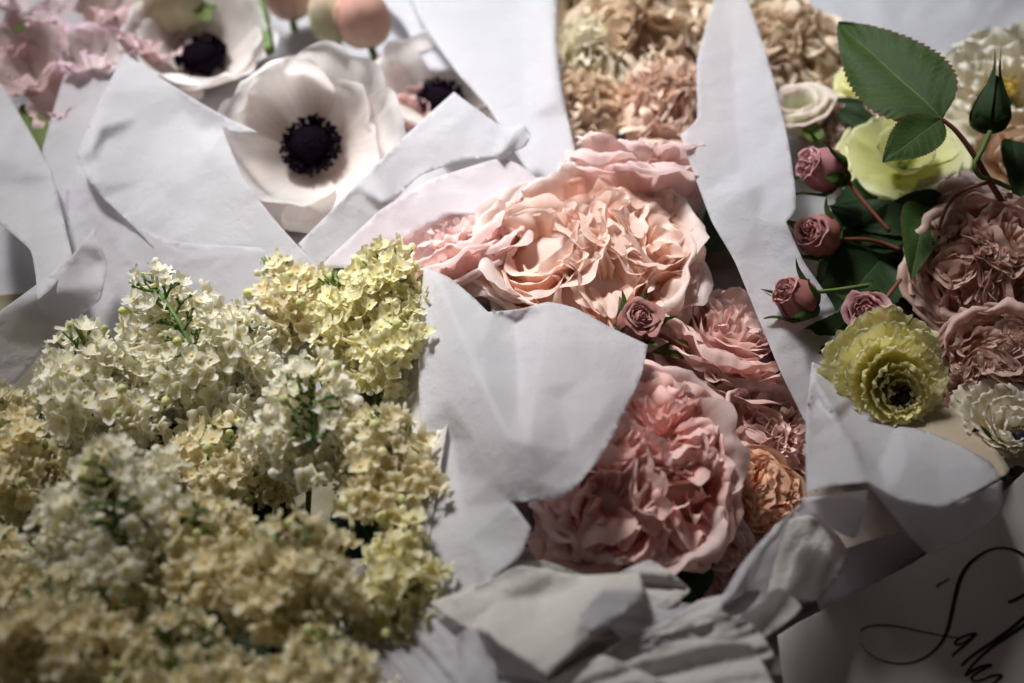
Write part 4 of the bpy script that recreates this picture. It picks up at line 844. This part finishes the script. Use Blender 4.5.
# ------------------------------------------------------------------ card with handwriting
card = root('name_card', P(900, 640, 3.0), None, 'stiff pale card with black brush handwriting in the bottom right corner', 'card')
CORN = [CAM + ray(778, 636) * .555, CAM + ray(1000, 494) * .57, CAM + ray(1040, 760) * .55]
CN = (CORN[1] - CORN[0]).cross(CORN[2] - CORN[0]).normalized()
if CN.dot(FWD) > 0: CN = -CN
def oncard(px, py, lift=0.0):
    r = ray(px, py); t = (CORN[0] - CAM).dot(CN) / r.dot(CN); return CAM + r * t + CN * lift
edge = [(778,636),(800,622),(840,602),(878,582),(912,564),(940,546),(956,540),(972,526),(988,510),(1004,492),(1060,440),(1060,760),(800,760),(786,700)]
b = MB(); inv = card.matrix_world.inverted()
top = [inv @ oncard(x, y) for x, y in edge]; bot = [inv @ oncard(x, y, -.0011) for x, y in edge]; n = len(edge)
b.v = [tuple(p) for p in top + bot]; b.uv = [(0, 0)] * (2 * n); b.f = [tuple(range(n))[::-1], tuple(range(n, 2 * n))] + [(i, (i + 1) % n, n + (i + 1) % n, n + i) for i in range(n)]
b.build('card_sheet', CARD, card, smooth=False)
def stroke(pts, name='letter_stroke'):
    """pts: (px, py, width px); a flat ribbon of ink on the card"""
    m = 14 * (len(pts) - 1); q = [crom(pts, t / m) for t in range(m + 1)]; b = MB(); V = []; 
    for i, (x, y, w) in enumerate(q):
        x0, y0, _ = q[max(0, i - 1)]; x1, y1, _ = q[min(m, i + 1)]; dx, dy = x1 - x0, y1 - y0; L = math.hypot(dx, dy) + 1e-9; w = max(.25, w) / 2
        V += [tuple(inv @ oncard(x - dy / L * w, y + dx / L * w, .0002)), tuple(inv @ oncard(x + dy / L * w, y - dx / L * w, .0002))]
    b.v = V; b.uv = [(0, 0)] * len(V); b.f = [(2 * i, 2 * i + 1, 2 * i + 3, 2 * i + 2) for i in range(m)]
    return b.build(name, INK, card, smooth=False)
# letters
def Z(l): return [(850 + x / 4.776, 540 + y / 4.776, w) for x, y, w in l]
stroke(Z([(870,120,3),(840,82,3),(800,55,2.8),(760,42,2.4),(715,38,2.2),(665,48,2.4),(610,80,3),(560,125,4),(524,190,4.4),(502,270,4.4),(485,350,4.2),(465,430,3.8),(430,497,3),(370,553,2.2),(300,583,1.7),(230,590,1.5),(160,578,1.1),(100,550,.8),(65,515,.6),(50,488,.5)]), 'letter_s')
stroke(Z([(53,436,1.6),(65,422,1.5),(100,410,1.5),(160,407,1.6),(230,413,1.5),(310,430,1.4),(390,447,1.3),(460,460,1.3),(518,466,1.4)]), 'letter_s')
stroke(Z([(607,448,3.2),(575,450,2.8),(535,464,2.6),(505,484,2.6),(503,497,2.4),(530,496,2.2),(565,476,2.2),(598,450,2.6),(570,482,2.8),(530,516,2.8),(500,540,2.6),(487,556,2)]), 'letter_a')
stroke(Z([(880,330,3.6),(830,372,3.8),(760,430,3.8),(690,480,3.6),(620,527,3.4),(565,568,3.2),(530,602,3)]), 'letter_l')
stroke(Z([(880,375,3.6),(830,408,3.8),(760,455,3.6),(690,502,3.4),(630,552,3.2),(580,603,3),(550,648,3)]), 'letter_l')
stroke(Z([(550,648,3),(590,622,3),(630,603,3.2),(672,598,3.2),(645,612,2.6),(605,635,2.6),(580,658,2.8),(592,674,2.6),(630,668,2.4),(680,648,2.6),(724,648,3),(700,672,2.8),(665,705,2.4)]), 'letter_y')
stroke(Z([(755,297,3.4),(790,284,3.4),(830,262,3.4),(870,240,3)]), 'pen_flourish')
stroke(Z([(412,226,1.6),(425,212,2.2),(440,204,1.6),(460,192,1.6),(476,184,1.2)]), 'pen_mark')
